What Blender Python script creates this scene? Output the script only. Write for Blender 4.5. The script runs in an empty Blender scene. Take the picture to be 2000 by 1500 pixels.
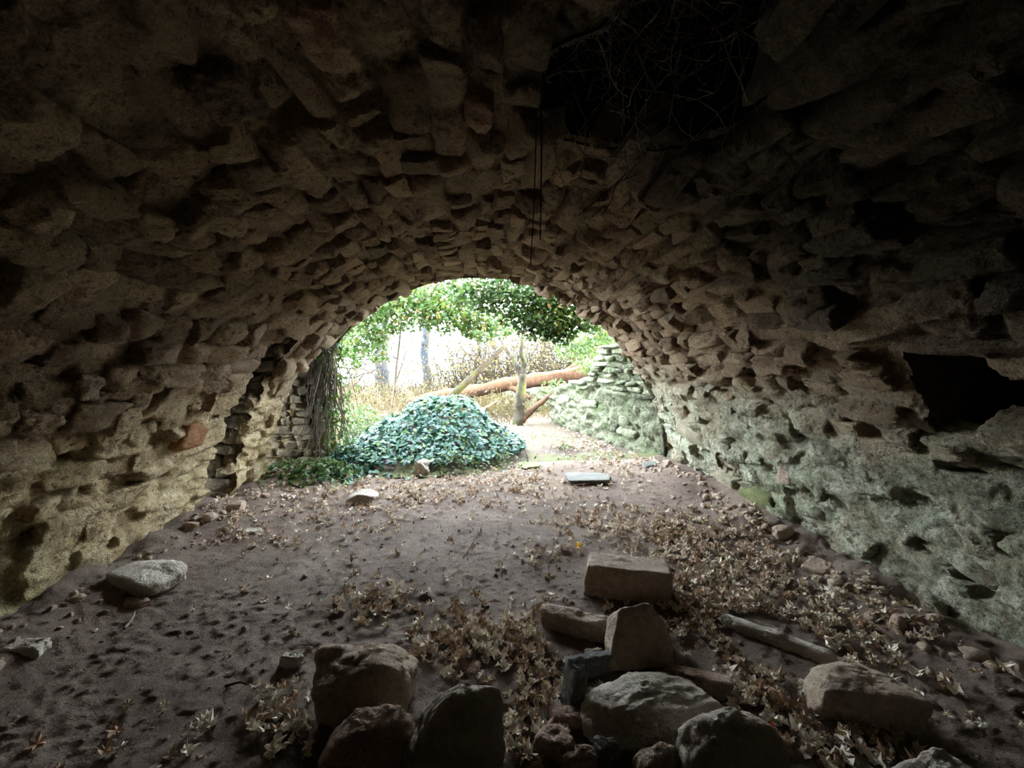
import bpy, bmesh, math, random
import numpy as np
from mathutils import Vector, Matrix

random.seed(7)
RNG = np.random.default_rng(11)
scene = bpy.context.scene
COL = scene.collection

# ------------------------------------------------------------------ camera, sky, sun, exposure
FPX, EYE = 780.0, 1.5
VPX, VPY = 940.0, 690.0                       # vanishing point of the vault's axis in the 2000x1500 frame
_fw = Vector(((VPX - 1000) / FPX, -(VPY - 750) / FPX, -1.0)).normalized()   # +Y of the world seen in camera axes
_yaw = math.atan2(-_fw.x, -_fw.z)
cam_data = bpy.data.cameras.new('camera')
cam = bpy.data.objects.new('camera', cam_data)
COL.objects.link(cam)
cam_data.sensor_width = 36.0
cam_data.lens = 36.0 * FPX / 2000.0
cam_data.clip_start, cam_data.clip_end = 0.02, 400
_pitch = math.atan2((750 - VPY), math.hypot(FPX, VPX - 1000))
cam.location = (0, 0, EYE)
cam.rotation_euler = (math.radians(90) - _pitch, 0, -_yaw)
scene.camera = cam
CAM_R = np.array(cam.rotation_euler.to_matrix())

world = bpy.data.worlds.new('world')
scene.world = world
world.use_nodes = True
_bg = world.node_tree.nodes['Background']
_bg.inputs['Color'].default_value = (0.74, 0.87, 1.0, 1)
_bg.inputs['Strength'].default_value = 44.0

sun_data = bpy.data.lights.new('sun', 'SUN')
sun_data.energy = 26.0
sun_data.color = (1.0, 0.80, 0.52)
sun_data.angle = math.radians(1.5)
sun = bpy.data.objects.new('sun', sun_data)
COL.objects.link(sun)
sun.rotation_euler = Vector((-0.93, 0.12, -0.36)).to_track_quat('-Z', 'Y').to_euler()
sun.location = (20, 8, 12)

scene.view_settings.view_transform = 'Standard'
scene.view_settings.look = 'None'
scene.view_settings.gamma = 1.0
scene.view_settings.exposure = 0.25
scene.view_settings.use_curve_mapping = False
scene.cycles.max_bounces = 10
scene.cycles.diffuse_bounces = 6
scene.cycles.use_denoising = True

# ------------------------------------------------------------------ noise and helpers
def _hash(ix, iy, iz, seed):
    h = (ix.astype(np.uint32) * np.uint32(374761393) + iy.astype(np.uint32) * np.uint32(668265263)
         + iz.astype(np.uint32) * np.uint32(2246822519) + np.uint32((seed * 3266489917) & 0xffffffff))
    h ^= h >> np.uint32(15); h *= np.uint32(2246822519)
    h ^= h >> np.uint32(13); h *= np.uint32(3266489917)
    h ^= h >> np.uint32(16)
    return h.astype(np.float32) * np.float32(1.0 / 4294967295.0)

def vnoise(p, seed=0):
    p = np.asarray(p, dtype=np.float32) + np.float32(1000.0)
    i = np.floor(p).astype(np.int64); f = p - i
    f = f * f * f * (f * (f * 6 - 15) + 10)
    x, y, z = i[..., 0], i[..., 1], i[..., 2]
    fx, fy, fz = f[..., 0], f[..., 1], f[..., 2]
    def H(a, b, c): return _hash(x + a, y + b, z + c, seed)
    x00 = H(0,0,0) * (1 - fx) + H(1,0,0) * fx
    x10 = H(0,1,0) * (1 - fx) + H(1,1,0) * fx
    x01 = H(0,0,1) * (1 - fx) + H(1,0,1) * fx
    x11 = H(0,1,1) * (1 - fx) + H(1,1,1) * fx
    y0 = x00 * (1 - fy) + x10 * fy
    y1 = x01 * (1 - fy) + x11 * fy
    return y0 * (1 - fz) + y1 * fz

def fbm(p, oct=4, seed=0, gain=0.5):
    p = np.asarray(p, dtype=np.float32)
    a, s, t = 1.0, 0.0, 0.0
    for k in range(oct):
        s = s + a * (vnoise(p * (2.03 ** k), seed + k * 17) - 0.5)
        t += a; a *= gain
    return s / t * 2.0           # about -1..1

def ridged(p, oct=4, seed=0):
    p = np.asarray(p, dtype=np.float32)
    a, s, t = 1.0, 0.0, 0.0
    for k in range(oct):
        s = s + a * (1 - np.abs(vnoise(p * (2.03 ** k), seed + k * 13) * 2 - 1))
        t += a; a *= 0.5
    return s / t

def sstep(a, b, x):
    t = np.clip((x - a) / (b - a), 0, 1)
    return t * t * (3 - 2 * t)

def mesh_np(name, V, F, mat, tint=None, smooth=True, sharp=None):
    """V (n,3), F (m,k) with one polygon size, or a list of such arrays."""
    me = bpy.data.meshes.new(name)
    Fs = F if isinstance(F, list) else [F]
    Fs = [np.asarray(f, dtype=np.int32) for f in Fs if len(f)]
    V = np.asarray(V, dtype=np.float32)
    me.vertices.add(len(V)); me.vertices.foreach_set('co', V.ravel())
    loops = np.concatenate([f.ravel() for f in Fs])
    tot = np.concatenate([np.full(len(f), f.shape[1], np.int32) for f in Fs])
    st = np.concatenate([[0], np.cumsum(tot)[:-1]]).astype(np.int32)
    me.loops.add(len(loops)); me.loops.foreach_set('vertex_index', loops)
    me.polygons.add(len(tot)); me.polygons.foreach_set('loop_start', st)
    me.polygons.foreach_set('loop_total', tot)
    me.update(calc_edges=True)
    me.polygons.foreach_set('use_smooth', np.full(len(tot), smooth))
    if tint is not None:
        at = me.attributes.new('tint', 'FLOAT', 'POINT')
        at.data.foreach_set('value', np.broadcast_to(np.asarray(tint, dtype=np.float32), (len(V),)).copy())
    if sharp is not None:
        me.set_sharp_from_angle(angle=math.radians(sharp))
    me.validate()
    if mat: me.materials.append(mat)
    return me

def obj(name, me, parent=None, loc=None):
    o = bpy.data.objects.new(name, me)
    COL.objects.link(o)
    if parent: o.parent = parent
    if loc is not None: o.location = loc
    return o

def tag(o, label, cat=None, group=None, kind=None):
    if label: o['label'] = label
    if cat: o['category'] = cat
    if group: o['group'] = group
    if kind: o['kind'] = kind
    return o

def thing(name, label, cat, loc=(0,0,0), group=None, kind=None):
    o = obj(name, None); o.location = loc
    return tag(o, label, cat, group, kind)

def structure(name, me, label, parent=None):
    o = obj(name, me, parent)
    o['kind'] = 'structure'; o['label'] = label; o['category'] = label.split()[-1] if False else name.split('_')[0]
    return o

def ray(px, py):
    d = CAM_R @ np.array([(px - 1000) / FPX, -(py - 750) / FPX, -1.0])
    return d
def project(p):
    q = (np.asarray(p, dtype=np.float64) - np.array([0, 0, EYE])) @ CAM_R
    z = np.minimum(q[..., 2], -0.05)
    return np.stack([1000 - FPX * q[..., 0] / z, 750 + FPX * q[..., 1] / z, -q[..., 2]], -1)
def at_depth(px, py, y):
    d = ray(px, py); t = y / d[1]
    return np.array([0, 0, EYE]) + d * t
def on_floor(px, py, z=0.0):
    d = ray(px, py); t = (z - EYE) / d[2]
    return np.array([0, 0, EYE]) + d * t

def in_poly(poly, a, b):
    poly = np.asarray(poly); r = np.zeros(np.shape(a), bool)
    n = len(poly)
    for i in range(n):
        x1, y1 = poly[i]; x2, y2 = poly[(i + 1) % n]
        c = ((y1 > b) != (y2 > b)) & (a < (x2 - x1) * (b - y1) / ((y2 - y1) if y2 != y1 else 1e-9) + x1)
        r ^= c
    return r

def resample(pts, step, closed=True):
    pts = np.asarray(pts, float)
    if closed: pts = np.vstack([pts, pts[:1]])
    L = np.concatenate([[0], np.cumsum(np.linalg.norm(np.diff(pts, axis=0), axis=1))])
    n = max(3, int(L[-1] / step))
    s = np.linspace(0, L[-1], n, endpoint=not closed)
    return np.stack([np.interp(s, L, pts[:, k]) for k in range(pts.shape[1])], -1)

def grid_faces(nu, nv, closed_u=False):
    i = np.arange(nu if closed_u else nu - 1); j = np.arange(nv - 1)
    I, J = np.meshgrid(i, j, indexing='ij')
    I2 = (I + 1) % nu
    return np.stack([I * nv + J, I2 * nv + J, I2 * nv + J + 1, I * nv + J + 1], -1).reshape(-1, 4)

_ico = {}
def ico(level):
    if level not in _ico:
        bm = bmesh.new(); bmesh.ops.create_icosphere(bm, subdivisions=level, radius=1.0)
        bm.verts.ensure_lookup_table()
        _ico[level] = (np.array([v.co[:] for v in bm.verts]), np.array([[v.index for v in f.verts] for f in bm.faces]))
        bm.free()
    return _ico[level]

_cub = {}
def cube_dirs(n):
    """directions over five sides of a cube (the buried back left open), n cells an edge"""
    if n not in _cub:
        g = np.linspace(-1, 1, n + 1); key = {}; V = []; F = []
        def vid(p):
            k = tuple(np.round(p, 5))
            if k not in key: key[k] = len(V); V.append(p)
            return key[k]
        for ax, sg in ((0, 1), (0, -1), (1, 1), (1, -1), (2, 1)):
            a, b = [(1, 2), (2, 0), (0, 1)][ax]
            for i in range(n):
                for j in range(n):
                    q = []
                    for (u, v) in ((i, j), (i + 1, j), (i + 1, j + 1), (i, j + 1)):
                        p = np.zeros(3); p[ax] = sg; p[a] = g[u]; p[b] = g[v]; q.append(vid(p))
                    F.append(q if sg > 0 else q[::-1])
        V = np.array(V); V = V / np.linalg.norm(V, axis=1, keepdims=True)
        _cub[n] = (V, np.array(F))
    return _cub[n]

# ------------------------------------------------------------------ materials
def mat_new(name):
    m = bpy.data.materials.new(name); m.use_nodes = True
    nt = m.node_tree; b = nt.nodes['Principled BSDF']
    b.inputs['Specular IOR Level'].default_value = 0.25
    return m, nt, b
def nd(nt, kind, **kw):
    n = nt.nodes.new(kind)
    for k, v in kw.items():
        if k.startswith('_'): setattr(n, k[1:], v)
        else:
            s = n.inputs[k.replace('__', ' ')]
            if isinstance(v, bpy.types.NodeSocket): nt.links.new(v, s)
            else: s.default_value = v
    return n
def noise(nt, vec, scale, detail=5, rough=0.6, dist=0.0):
    n = nt.nodes.new('ShaderNodeTexNoise')
    nt.links.new(vec, n.inputs['Vector'])
    n.inputs['Scale'].default_value = scale; n.inputs['Detail'].default_value = detail
    n.inputs['Roughness'].default_value = rough; n.inputs['Distortion'].default_value = dist
    return n.outputs[0]
def math_(nt, op, a, b=None, clamp=False):
    n = nt.nodes.new('ShaderNodeMath'); n.operation = op; n.use_clamp = clamp
    for i, v in enumerate((a, b)):
        if v is None: continue
        if isinstance(v, bpy.types.NodeSocket): nt.links.new(v, n.inputs[i])
        else: n.inputs[i].default_value = v
    return n.outputs[0]
def mrange(nt, v, a, b, c=0.0, d=1.0):
    n = nt.nodes.new('ShaderNodeMapRange'); n.interpolation_type = 'SMOOTHSTEP'
    nt.links.new(v, n.inputs[0])
    for i, x in enumerate((a, b, c, d)): n.inputs[i + 1].default_value = x
    return n.outputs[0]
def ramp(nt, v, stops):
    n = nt.nodes.new('ShaderNodeValToRGB'); nt.links.new(v, n.inputs[0])
    e = n.color_ramp.elements
    while len(e) < len(stops): e.new(0.5)
    for k, (p, c) in enumerate(stops):
        e[k].position = p; e[k].color = (*c, 1)
    return n.outputs[0]
def mix(nt, f, a, b, mode='MIX'):
    n = nt.nodes.new('ShaderNodeMix'); n.data_type = 'RGBA'; n.blend_type = mode
    for s, v in ((n.inputs[0], f), (n.inputs[6], a), (n.inputs[7], b)):
        if isinstance(v, bpy.types.NodeSocket): nt.links.new(v, s)
        elif isinstance(v, tuple): s.default_value = (*v, 1)
        else: s.default_value = v
    return n.outputs[2]
def bump(nt, h, strength, dist, prev=None):
    n = nt.nodes.new('ShaderNodeBump'); nt.links.new(h, n.inputs['Height'])
    n.inputs['Strength'].default_value = strength; n.inputs['Distance'].default_value = dist
    if prev is not None: nt.links.new(prev, n.inputs['Normal'])
    return n.outputs[0]

def make_masonry(name, mortar=False, shade_mix=0.0):
    """stone of the vault: brown-tan above, ochre low on the left side, grey-green lichen low on the right side"""
    m, nt, b = mat_new(name)
    g = nt.nodes.new('ShaderNodeNewGeometry'); P = g.outputs['Position']
    sx = nt.nodes.new('ShaderNodeSeparateXYZ'); nt.links.new(P, sx.inputs[0])
    X, Y, Z = sx.outputs
    at = nt.nodes.new('ShaderNodeAttribute'); at.attribute_name = 'tint'
    n1 = noise(nt, P, 1.7, 6, 0.6); n2 = noise(nt, P, 7.0, 6, 0.65); n3 = noise(nt, P, 34.0, 6, 0.7); n4 = noise(nt, P, 120.0, 3, 0.6)
    v = math_(nt, 'ADD', math_(nt, 'MULTIPLY', at.outputs['Fac'], 0.55), math_(nt, 'ADD', math_(nt, 'MULTIPLY', n2, 0.42), math_(nt, 'MULTIPLY', math_(nt, 'SUBTRACT', n3, 0.5), 0.55)))
    base = ramp(nt, v, [(0.12, (0.10, 0.062, 0.038)), (0.34, (0.23, 0.15, 0.09)), (0.52, (0.33, 0.222, 0.137)),
                        (0.68, (0.45, 0.32, 0.20)), (0.80, (0.37, 0.19, 0.11)), (0.92, (0.24, 0.135, 0.09))])
    if mortar:
        base = mix(nt, 0.5, base, (0.32, 0.23, 0.15))
    # left side, low: ochre limewash
    wob = math_(nt, 'MULTIPLY', math_(nt, 'SUBTRACT', n1, 0.5), 1.6)
    zl = math_(nt, 'ADD', Z, wob)
    left = math_(nt, 'MULTIPLY', mrange(nt, X, -1.3, -2.0), mrange(nt, zl, 1.5, 0.6))
    ochre = ramp(nt, n2, [(0.32, (0.30, 0.20, 0.095)), (0.48, (0.62, 0.46, 0.25)), (0.66, (0.80, 0.65, 0.41))])
    base = mix(nt, math_(nt, 'MULTIPLY', left, 0.9), base, ochre)
    # right side, low: pale grey-green lichen
    right = math_(nt, 'MULTIPLY', mrange(nt, X, 1.2, 1.9), mrange(nt, zl, 1.45, 0.75))
    lich = ramp(nt, math_(nt, 'ADD', math_(nt, 'MULTIPLY', n2, 0.6), math_(nt, 'MULTIPLY', n3, 0.4)), [(0.36, (0.085, 0.085, 0.05)), (0.49, (0.32, 0.32, 0.21)), (0.62, (0.66, 0.65, 0.49))])
    base = mix(nt, math_(nt, 'MULTIPLY', right, mrange(nt, n1, 0.36, 0.52, 0.45, 0.95)), base, lich)
    # moss patches near the ground
    mo = math_(nt, 'MULTIPLY', mrange(nt, n1, 0.50, 0.66), mrange(nt, zl, 0.95, 0.1))
    mo = math_(nt, 'MULTIPLY', mo, mrange(nt, n3, 0.35, 0.6))
    base = mix(nt, math_(nt, 'MULTIPLY', mo, 0.7), base, (0.20, 0.23, 0.06))
    # painted shade: upper right vault darkened to near black around the hole
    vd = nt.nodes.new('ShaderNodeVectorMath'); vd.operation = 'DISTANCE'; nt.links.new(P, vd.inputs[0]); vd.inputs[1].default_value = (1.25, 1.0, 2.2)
    vault_shade = mrange(nt, math_(nt, 'ADD', vd.outputs['Value'], math_(nt, 'MULTIPLY', wob, 0.8)), 1.55, 0.7)
    base = mix(nt, math_(nt, 'MULTIPLY', vault_shade, 0.72), base, (0.03, 0.022, 0.017))
    # dark pits and damp blotches, grain
    base = mix(nt, math_(nt, 'MULTIPLY', mrange(nt, n3, 0.46, 0.32), 0.8), base, (0.06, 0.043, 0.03))
    fine = ramp(nt, n4, [(0.25, (0.5, 0.5, 0.5)), (0.75, (1.4, 1.4, 1.4))])
    base = mix(nt, 0.85, base, fine, 'MULTIPLY')
    if shade_mix: base = mix(nt, shade_mix, base, (0.035, 0.036, 0.026))  # shade mixed into the colour of stones turned from the mouth
    nt.links.new(base, b.inputs['Base Color'])
    b.inputs['Roughness'].default_value = 0.92
    vo = nt.nodes.new('ShaderNodeTexVoronoi'); nt.links.new(P, vo.inputs['Vector']); vo.inputs['Scale'].default_value = 26
    h = math_(nt, 'ADD', math_(nt, 'MULTIPLY', n2, 0.6), math_(nt, 'MULTIPLY', n3, 0.8))
    k = bump(nt, h, 1.0, 0.055)
    k = bump(nt, n4, 0.7, 0.011, k)
    nt.links.new(k, b.inputs['Normal'])
    return m

def make_rock(name, dark, light, strata=0.0, spot=None):
    m, nt, b = mat_new(name)
    tc = nt.nodes.new('ShaderNodeTexCoord'); P = tc.outputs['Object']
    oi = nt.nodes.new('ShaderNodeObjectInfo')
    n1 = noise(nt, P, 6, 6, 0.65); n2 = noise(nt, P, 38, 6, 0.7); n3 = noise(nt, P, 160, 3, 0.6)
    v = math_(nt, 'ADD', math_(nt, 'MULTIPLY', n1, 0.6), math_(nt, 'MULTIPLY', n2, 0.45))
    c = ramp(nt, v, [(0.34, dark), (0.68, light)])
    if spot: c = mix(nt, mrange(nt, n1, 0.56, 0.7), c, spot)
    fine = ramp(nt, n3, [(0.25, (0.7, 0.7, 0.7)), (0.75, (1.2, 1.2, 1.2))])
    c = mix(nt, 0.8, c, fine, 'MULTIPLY')
    nt.links.new(c, b.inputs['Base Color']); b.inputs['Roughness'].default_value = 0.88
    k = bump(nt, math_(nt, 'ADD', n1, n2), 1.0, 0.035)
    k = bump(nt, n3, 0.6, 0.007, k)
    nt.links.new(k, b.inputs['Normal'])
    return m

def make_dirt(name, outside=False):
    m, nt, b = mat_new(name)
    g = nt.nodes.new('ShaderNodeNewGeometry'); P = g.outputs['Position']
    n1 = noise(nt, P, 1.3, 5, 0.6); n2 = noise(nt, P, 14, 6, 0.7); n3 = noise(nt, P, 90, 5, 0.7); n4 = noise(nt, P, 330, 2, 0.6)
    v = math_(nt, 'ADD', math_(nt, 'MULTIPLY', n1, 0.45), math_(nt, 'ADD', math_(nt, 'MULTIPLY', n2, 0.3), math_(nt, 'MULTIPLY', n3, 0.35)))
    c = ramp(nt, v, [(0.38, (0.075, 0.048, 0.034)), (0.55, (0.165, 0.115, 0.085)), (0.72, (0.30, 0.225, 0.175))])
    c = mix(nt, mrange(nt, n4, 0.62, 0.74), c, (0.42, 0.33, 0.25))
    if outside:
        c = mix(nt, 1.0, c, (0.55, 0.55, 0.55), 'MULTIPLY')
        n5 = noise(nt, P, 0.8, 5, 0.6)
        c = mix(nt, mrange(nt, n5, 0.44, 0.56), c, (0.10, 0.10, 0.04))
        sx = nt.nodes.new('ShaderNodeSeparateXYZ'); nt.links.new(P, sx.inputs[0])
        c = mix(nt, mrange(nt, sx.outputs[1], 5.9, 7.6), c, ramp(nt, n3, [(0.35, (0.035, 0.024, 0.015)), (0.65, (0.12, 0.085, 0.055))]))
    nt.links.new(c, b.inputs['Base Color']); b.inputs['Roughness'].default_value = 0.95
    k = bump(nt, math_(nt, 'ADD', n2, n3), 0.8, 0.02)
    k = bump(nt, n4, 0.6, 0.006, k)
    nt.links.new(k, b.inputs['Normal'])
    return m

def make_leaf(name, cols, trans=0.35, rough=0.55, spec=0.3):
    """cols: ramp stops over the per-leaf tint"""
    m, nt, b = mat_new(name)
    at = nt.nodes.new('ShaderNodeAttribute'); at.attribute_name = 'tint'
    oi = nt.nodes.new('ShaderNodeObjectInfo')
    f = math_(nt, 'FRACT', math_(nt, 'ADD', at.outputs['Fac'], oi.outputs['Random']))
    c = ramp(nt, f, cols)
    g = nt.nodes.new('ShaderNodeNewGeometry')
    n = noise(nt, g.outputs['Position'], 60, 3)
    c = mix(nt, 0.5, c, ramp(nt, n, [(0.3, (0.7, 0.7, 0.7)), (0.7, (1.25, 1.25, 1.25))]), 'MULTIPLY')
    nt.links.new(c, b.inputs['Base Color']); b.inputs['Roughness'].default_value = rough
    b.inputs['Specular IOR Level'].default_value = spec
    t = nt.nodes.new('ShaderNodeBsdfTranslucent'); nt.links.new(c, t.inputs['Color'])
    mx = nt.nodes.new('ShaderNodeMixShader'); mx.inputs[0].default_value = trans
    out = nt.nodes['Material Output']
    nt.links.new(b.outputs[0], mx.inputs[1]); nt.links.new(t.outputs[0], mx.inputs[2]); nt.links.new(mx.outputs[0], out.inputs[0])
    return m

def make_bark(name, dark, light, moss=None):
    m, nt, b = mat_new(name)
    g = nt.nodes.new('ShaderNodeNewGeometry'); P = g.outputs['Position']
    mp = nt.nodes.new('ShaderNodeMapping'); nt.links.new(P, mp.inputs[0]); mp.inputs['Scale'].default_value = (1, 1, 0.35)
    n1 = noise(nt, mp.outputs[0], 14, 6, 0.7); n2 = noise(nt, mp.outputs[0], 60, 4, 0.7)
    c = ramp(nt, math_(nt, 'ADD', math_(nt, 'MULTIPLY', n1, .6), math_(nt, 'MULTIPLY', n2, .4)), [(0.35, dark), (0.65, light)])
    if moss: c = mix(nt, mrange(nt, noise(nt, P, 5, 4), 0.5, 0.62), c, moss)
    nt.links.new(c, b.inputs['Base Color']); b.inputs['Roughness'].default_value = 0.9
    nt.links.new(bump(nt, math_(nt, 'ADD', n1, n2), 0.8, 0.02), b.inputs['Normal'])
    return m

M_MORTAR = make_masonry('mortar_rubble', True)
M_STONE = make_masonry('vault_stone')
M_SHADED_STONE = make_masonry('shaded_stone', False, 0.62)  # darker masonry copy: shade of recesses, niche and pier face painted in
M_SHADED_SOIL, _nt, _b = mat_new('shaded_black_soil'); _b.inputs['Base Color'].default_value = (0.02, 0.016, 0.012, 1); _b.inputs['Roughness'].default_value = 1.0  # soil of the hole shaft, blackened in colour so the shaft looks unlit
M_DIRT = make_dirt('dirt'); M_GROUND = make_dirt('ground_dirt', True)
M_RUIN, _nt, _b = mat_new('mossy_ruin_wall')
def _ruin(nt, b):
    g = nt.nodes.new('ShaderNodeNewGeometry'); P = g.outputs['Position']
    at = nt.nodes.new('ShaderNodeAttribute'); at.attribute_name = 'tint'
    n1 = noise(nt, P, 3.0, 6, 0.65); n2 = noise(nt, P, 22, 6, 0.7)
    c = ramp(nt, math_(nt, 'ADD', math_(nt, 'MULTIPLY', n2, 0.7), math_(nt, 'MULTIPLY', at.outputs['Fac'], 0.3)),
             [(0.34, (0.045, 0.045, 0.025)), (0.46, (0.17, 0.175, 0.105)), (0.64, (0.34, 0.335, 0.22))])
    c = mix(nt, mrange(nt, n1, 0.5, 0.66), c, (0.15, 0.185, 0.085))
    nt.links.new(c, b.inputs['Base Color']); b.inputs['Roughness'].default_value = 0.93
    nt.links.new(bump(nt, math_(nt, 'ADD', n1, n2), 1.0, 0.09), b.inputs['Normal'])
_ruin(_nt, _b)
M_ROCK_BROWN = make_rock('brown_sandstone', (0.27, 0.18, 0.12), (0.70, 0.53, 0.39))
M_ROCK_GREY = make_rock('grey_sandstone', (0.30, 0.24, 0.18), (0.70, 0.60, 0.49))
M_ROCK_RED = make_rock('red_sandstone', (0.27, 0.16, 0.11), (0.60, 0.41, 0.31))
M_ROCK_PALE = make_rock('pale_sandstone', (0.40, 0.32, 0.24), (0.80, 0.70, 0.58))
M_ROCK_MOSS = make_rock('mossy_stone', (0.11, 0.125, 0.045), (0.27, 0.28, 0.115))
M_SLATE = make_rock('grey_slate', (0.12, 0.11, 0.095), (0.30, 0.28, 0.245), spot=(0.20, 0.21, 0.14))
M_DRY = make_leaf('dry_leaf', [(0.0, (0.56, 0.45, 0.32)), (0.25, (0.74, 0.65, 0.52)), (0.42, (0.36, 0.24, 0.15)), (0.6, (0.28, 0.17, 0.10)), (0.8, (0.78, 0.70, 0.58)), (1.0, (0.46, 0.32, 0.21))], 0.12, 0.7, 0.2)
M_DRY_PALE = make_leaf('pale_dry_leaf', [(0.0, (0.62, 0.52, 0.39)), (0.5, (0.76, 0.68, 0.56)), (1.0, (0.66, 0.55, 0.41))], 0.12, 0.7, 0.2)
M_DRY_BROWN = make_leaf('brown_dry_leaf', [(0.0, (0.42, 0.29, 0.18)), (0.5, (0.28, 0.17, 0.10)), (1.0, (0.40, 0.26, 0.16))], 0.12, 0.7, 0.2)
M_YELLOW = make_leaf('yellow_leaf', [(0, (0.75, 0.45, 0.03)), (1, (0.75, 0.45, 0.03))], 0.2)
M_REDLEAF = make_leaf('red_leaf', [(0, (0.55, 0.10, 0.06)), (1, (0.55, 0.10, 0.06))], 0.2)
M_IVY = make_leaf('ivy_leaf', [(0.0, (0.012, 0.045, 0.030)), (0.45, (0.022, 0.075, 0.048)), (0.8, (0.035, 0.10, 0.045)), (1.0, (0.10, 0.16, 0.03))], 0.15, 0.45, 0.28)
M_GREEN = make_leaf('fresh_leaf', [(0.0, (0.028, 0.065, 0.012)), (0.5, (0.05, 0.095, 0.016)), (0.85, (0.085, 0.12, 0.022)), (1.0, (0.14, 0.09, 0.022))], 0.45, 0.5)
M_CANOPY = make_leaf('canopy_leaf', [(0.0, (0.022, 0.05, 0.012)), (0.5, (0.045, 0.09, 0.018)), (0.9, (0.08, 0.13, 0.025)), (1.0, (0.16, 0.09, 0.03))], 0.35, 0.5)
M_STRAW = make_leaf('straw', [(0.0, (0.075, 0.055, 0.022)), (0.5, (0.11, 0.085, 0.036)), (1.0, (0.06, 0.062, 0.02))], 0.3, 0.7)
M_GOLD = make_leaf('golden_leaf', [(0.0, (0.075, 0.046, 0.012)), (0.5, (0.10, 0.07, 0.02)), (1.0, (0.055, 0.06, 0.015))], 0.4, 0.6)
M_BARK = make_bark('bark', (0.025, 0.019, 0.012), (0.07, 0.055, 0.034), (0.055, 0.06, 0.016))
M_BARK_RED = make_bark('red_bark', (0.022, 0.010, 0.006), (0.10, 0.046, 0.018))
M_BARK_GREY = make_bark('grey_bark', (0.018, 0.022, 0.026), (0.035, 0.04, 0.046))
M_TWIG = make_bark('twig', (0.06, 0.045, 0.03), (0.15, 0.115, 0.08))
M_FARTWIG = make_bark('thicket_twig', (0.014, 0.010, 0.006), (0.04, 0.028, 0.016))
M_DARKTWIG = make_bark('dark_twig', (0.015, 0.012, 0.01), (0.04, 0.032, 0.025))
M_ROOT = make_bark('dry_root', (0.14, 0.115, 0.09), (0.34, 0.30, 0.24))
M_FIELD, _nt, _b = mat_new('pale_field'); _b.inputs['Base Color'].default_value = (0.42, 0.44, 0.34, 1)

# ------------------------------------------------------------------ vault section
_ctl = np.array([(2.62, -0.25), (2.58, 0.0), (2.50, 0.45), (2.33, 0.92), (2.05, 1.40), (1.66, 1.85), (1.16, 2.20), (0.60, 2.42), (0.05, 2.49)])
_left = _ctl[:-1] * np.array([-0.985, 1.0])
_poly = np.vstack([_left, _ctl[-1:], _ctl[:-1][::-1]])
def _catmull(p, n=24):
    p = np.vstack([2 * p[0] - p[1], p, 2 * p[-1] - p[-2]]); out = []
    t = np.linspace(0, 1, n, endpoint=False)[:, None]
    for i in range(1, len(p) - 2):
        a, b, c, d = p[i - 1], p[i], p[i + 1], p[i + 2]
        out.append(0.5 * (2 * b + (c - a) * t + (2 * a - 5 * b + 4 * c - d) * t ** 2 + (3 * b - a - 3 * c + d) * t ** 3))
    out.append(p[-2:-1]); return np.vstack(out)
SEC = _catmull(_poly)
SECL = np.concatenate([[0], np.cumsum(np.linalg.norm(np.diff(SEC, axis=0), axis=1))])
ULEN = SECL[-1]
def section(u):
    u = np.asarray(u, float)
    x = np.interp(u, SECL, SEC[:, 0]); z = np.interp(u, SECL, SEC[:, 1])
    e = 0.02
    tx = np.interp(u + e, SECL, SEC[:, 0]) - np.interp(u - e, SECL, SEC[:, 0])
    tz = np.interp(u + e, SECL, SEC[:, 1]) - np.interp(u - e, SECL, SEC[:, 1])
    l = np.hypot(tx, tz) + 1e-9
    return x, z, tx / l, tz / l
_half = len(SEC) // 2
def u_of(side, z):
    """arc length at height z on the left (-1) or right (+1) side"""
    if side < 0: return np.interp(z, SEC[:_half + 1, 1], SECL[:_half + 1])
    return np.interp(z, SEC[_half:, 1][::-1], SECL[_half:][::-1])
def u_of_x(x): return np.interp(x, SEC[20:-20, 0], SECL[20:-20])
def ray_vault(px, py):
    d = ray(px, py); o = np.array([0, EYE]); r = np.array([d[0], d[2]])
    best = None
    for i in range(len(SEC) - 1):
        a, b = SEC[i], SEC[i + 1]; s = b - a
        den = r[0] * s[1] - r[1] * s[0]
        if abs(den) < 1e-9: continue
        q = a - o
        t = (q[0] * s[1] - q[1] * s[0]) / den; w = (q[0] * r[1] - q[1] * r[0]) / den
        if t > 0 and -1e-6 <= w <= 1 + 1e-6 and (best is None or t < best): best = t
    return np.array([0, 0, EYE]) + d * best
YEND = 5.35
ZSPLIT = 1.15

RECESS1 = [(3.82, -0.3), (3.82, 1.45), (3.90, 1.68), (4.05, 1.80), (4.22, 1.78), (4.22, -0.3)]     # (y, z)
RECESS2 = [(4.86, -0.3), (4.86, 1.40), (4.95, 1.62), (5.10, 1.70), (5.60, 1.70), (5.60, -0.3)]
NICHE = [tuple(ray_vault(x, y)[1:]) for x, y in ((1738, 694), (1830, 686), (1925, 690), (1975, 742), (2090, 745), (2120, 866), (1960, 864), (1802, 860))]
HOLE = [tuple(ray_vault(x, y)[:2]) for x, y in ((1225, -60), (1205, 10), (1180, 55), (1105, 92), (1040, 128), (1034, 200), (1060, 262), (1180, 292), (1330, 300), (1470, 265), (1550, 190), (1570, 60), (1530, -60))]
NICHE = [(y, z) for y, z in NICHE]

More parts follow.
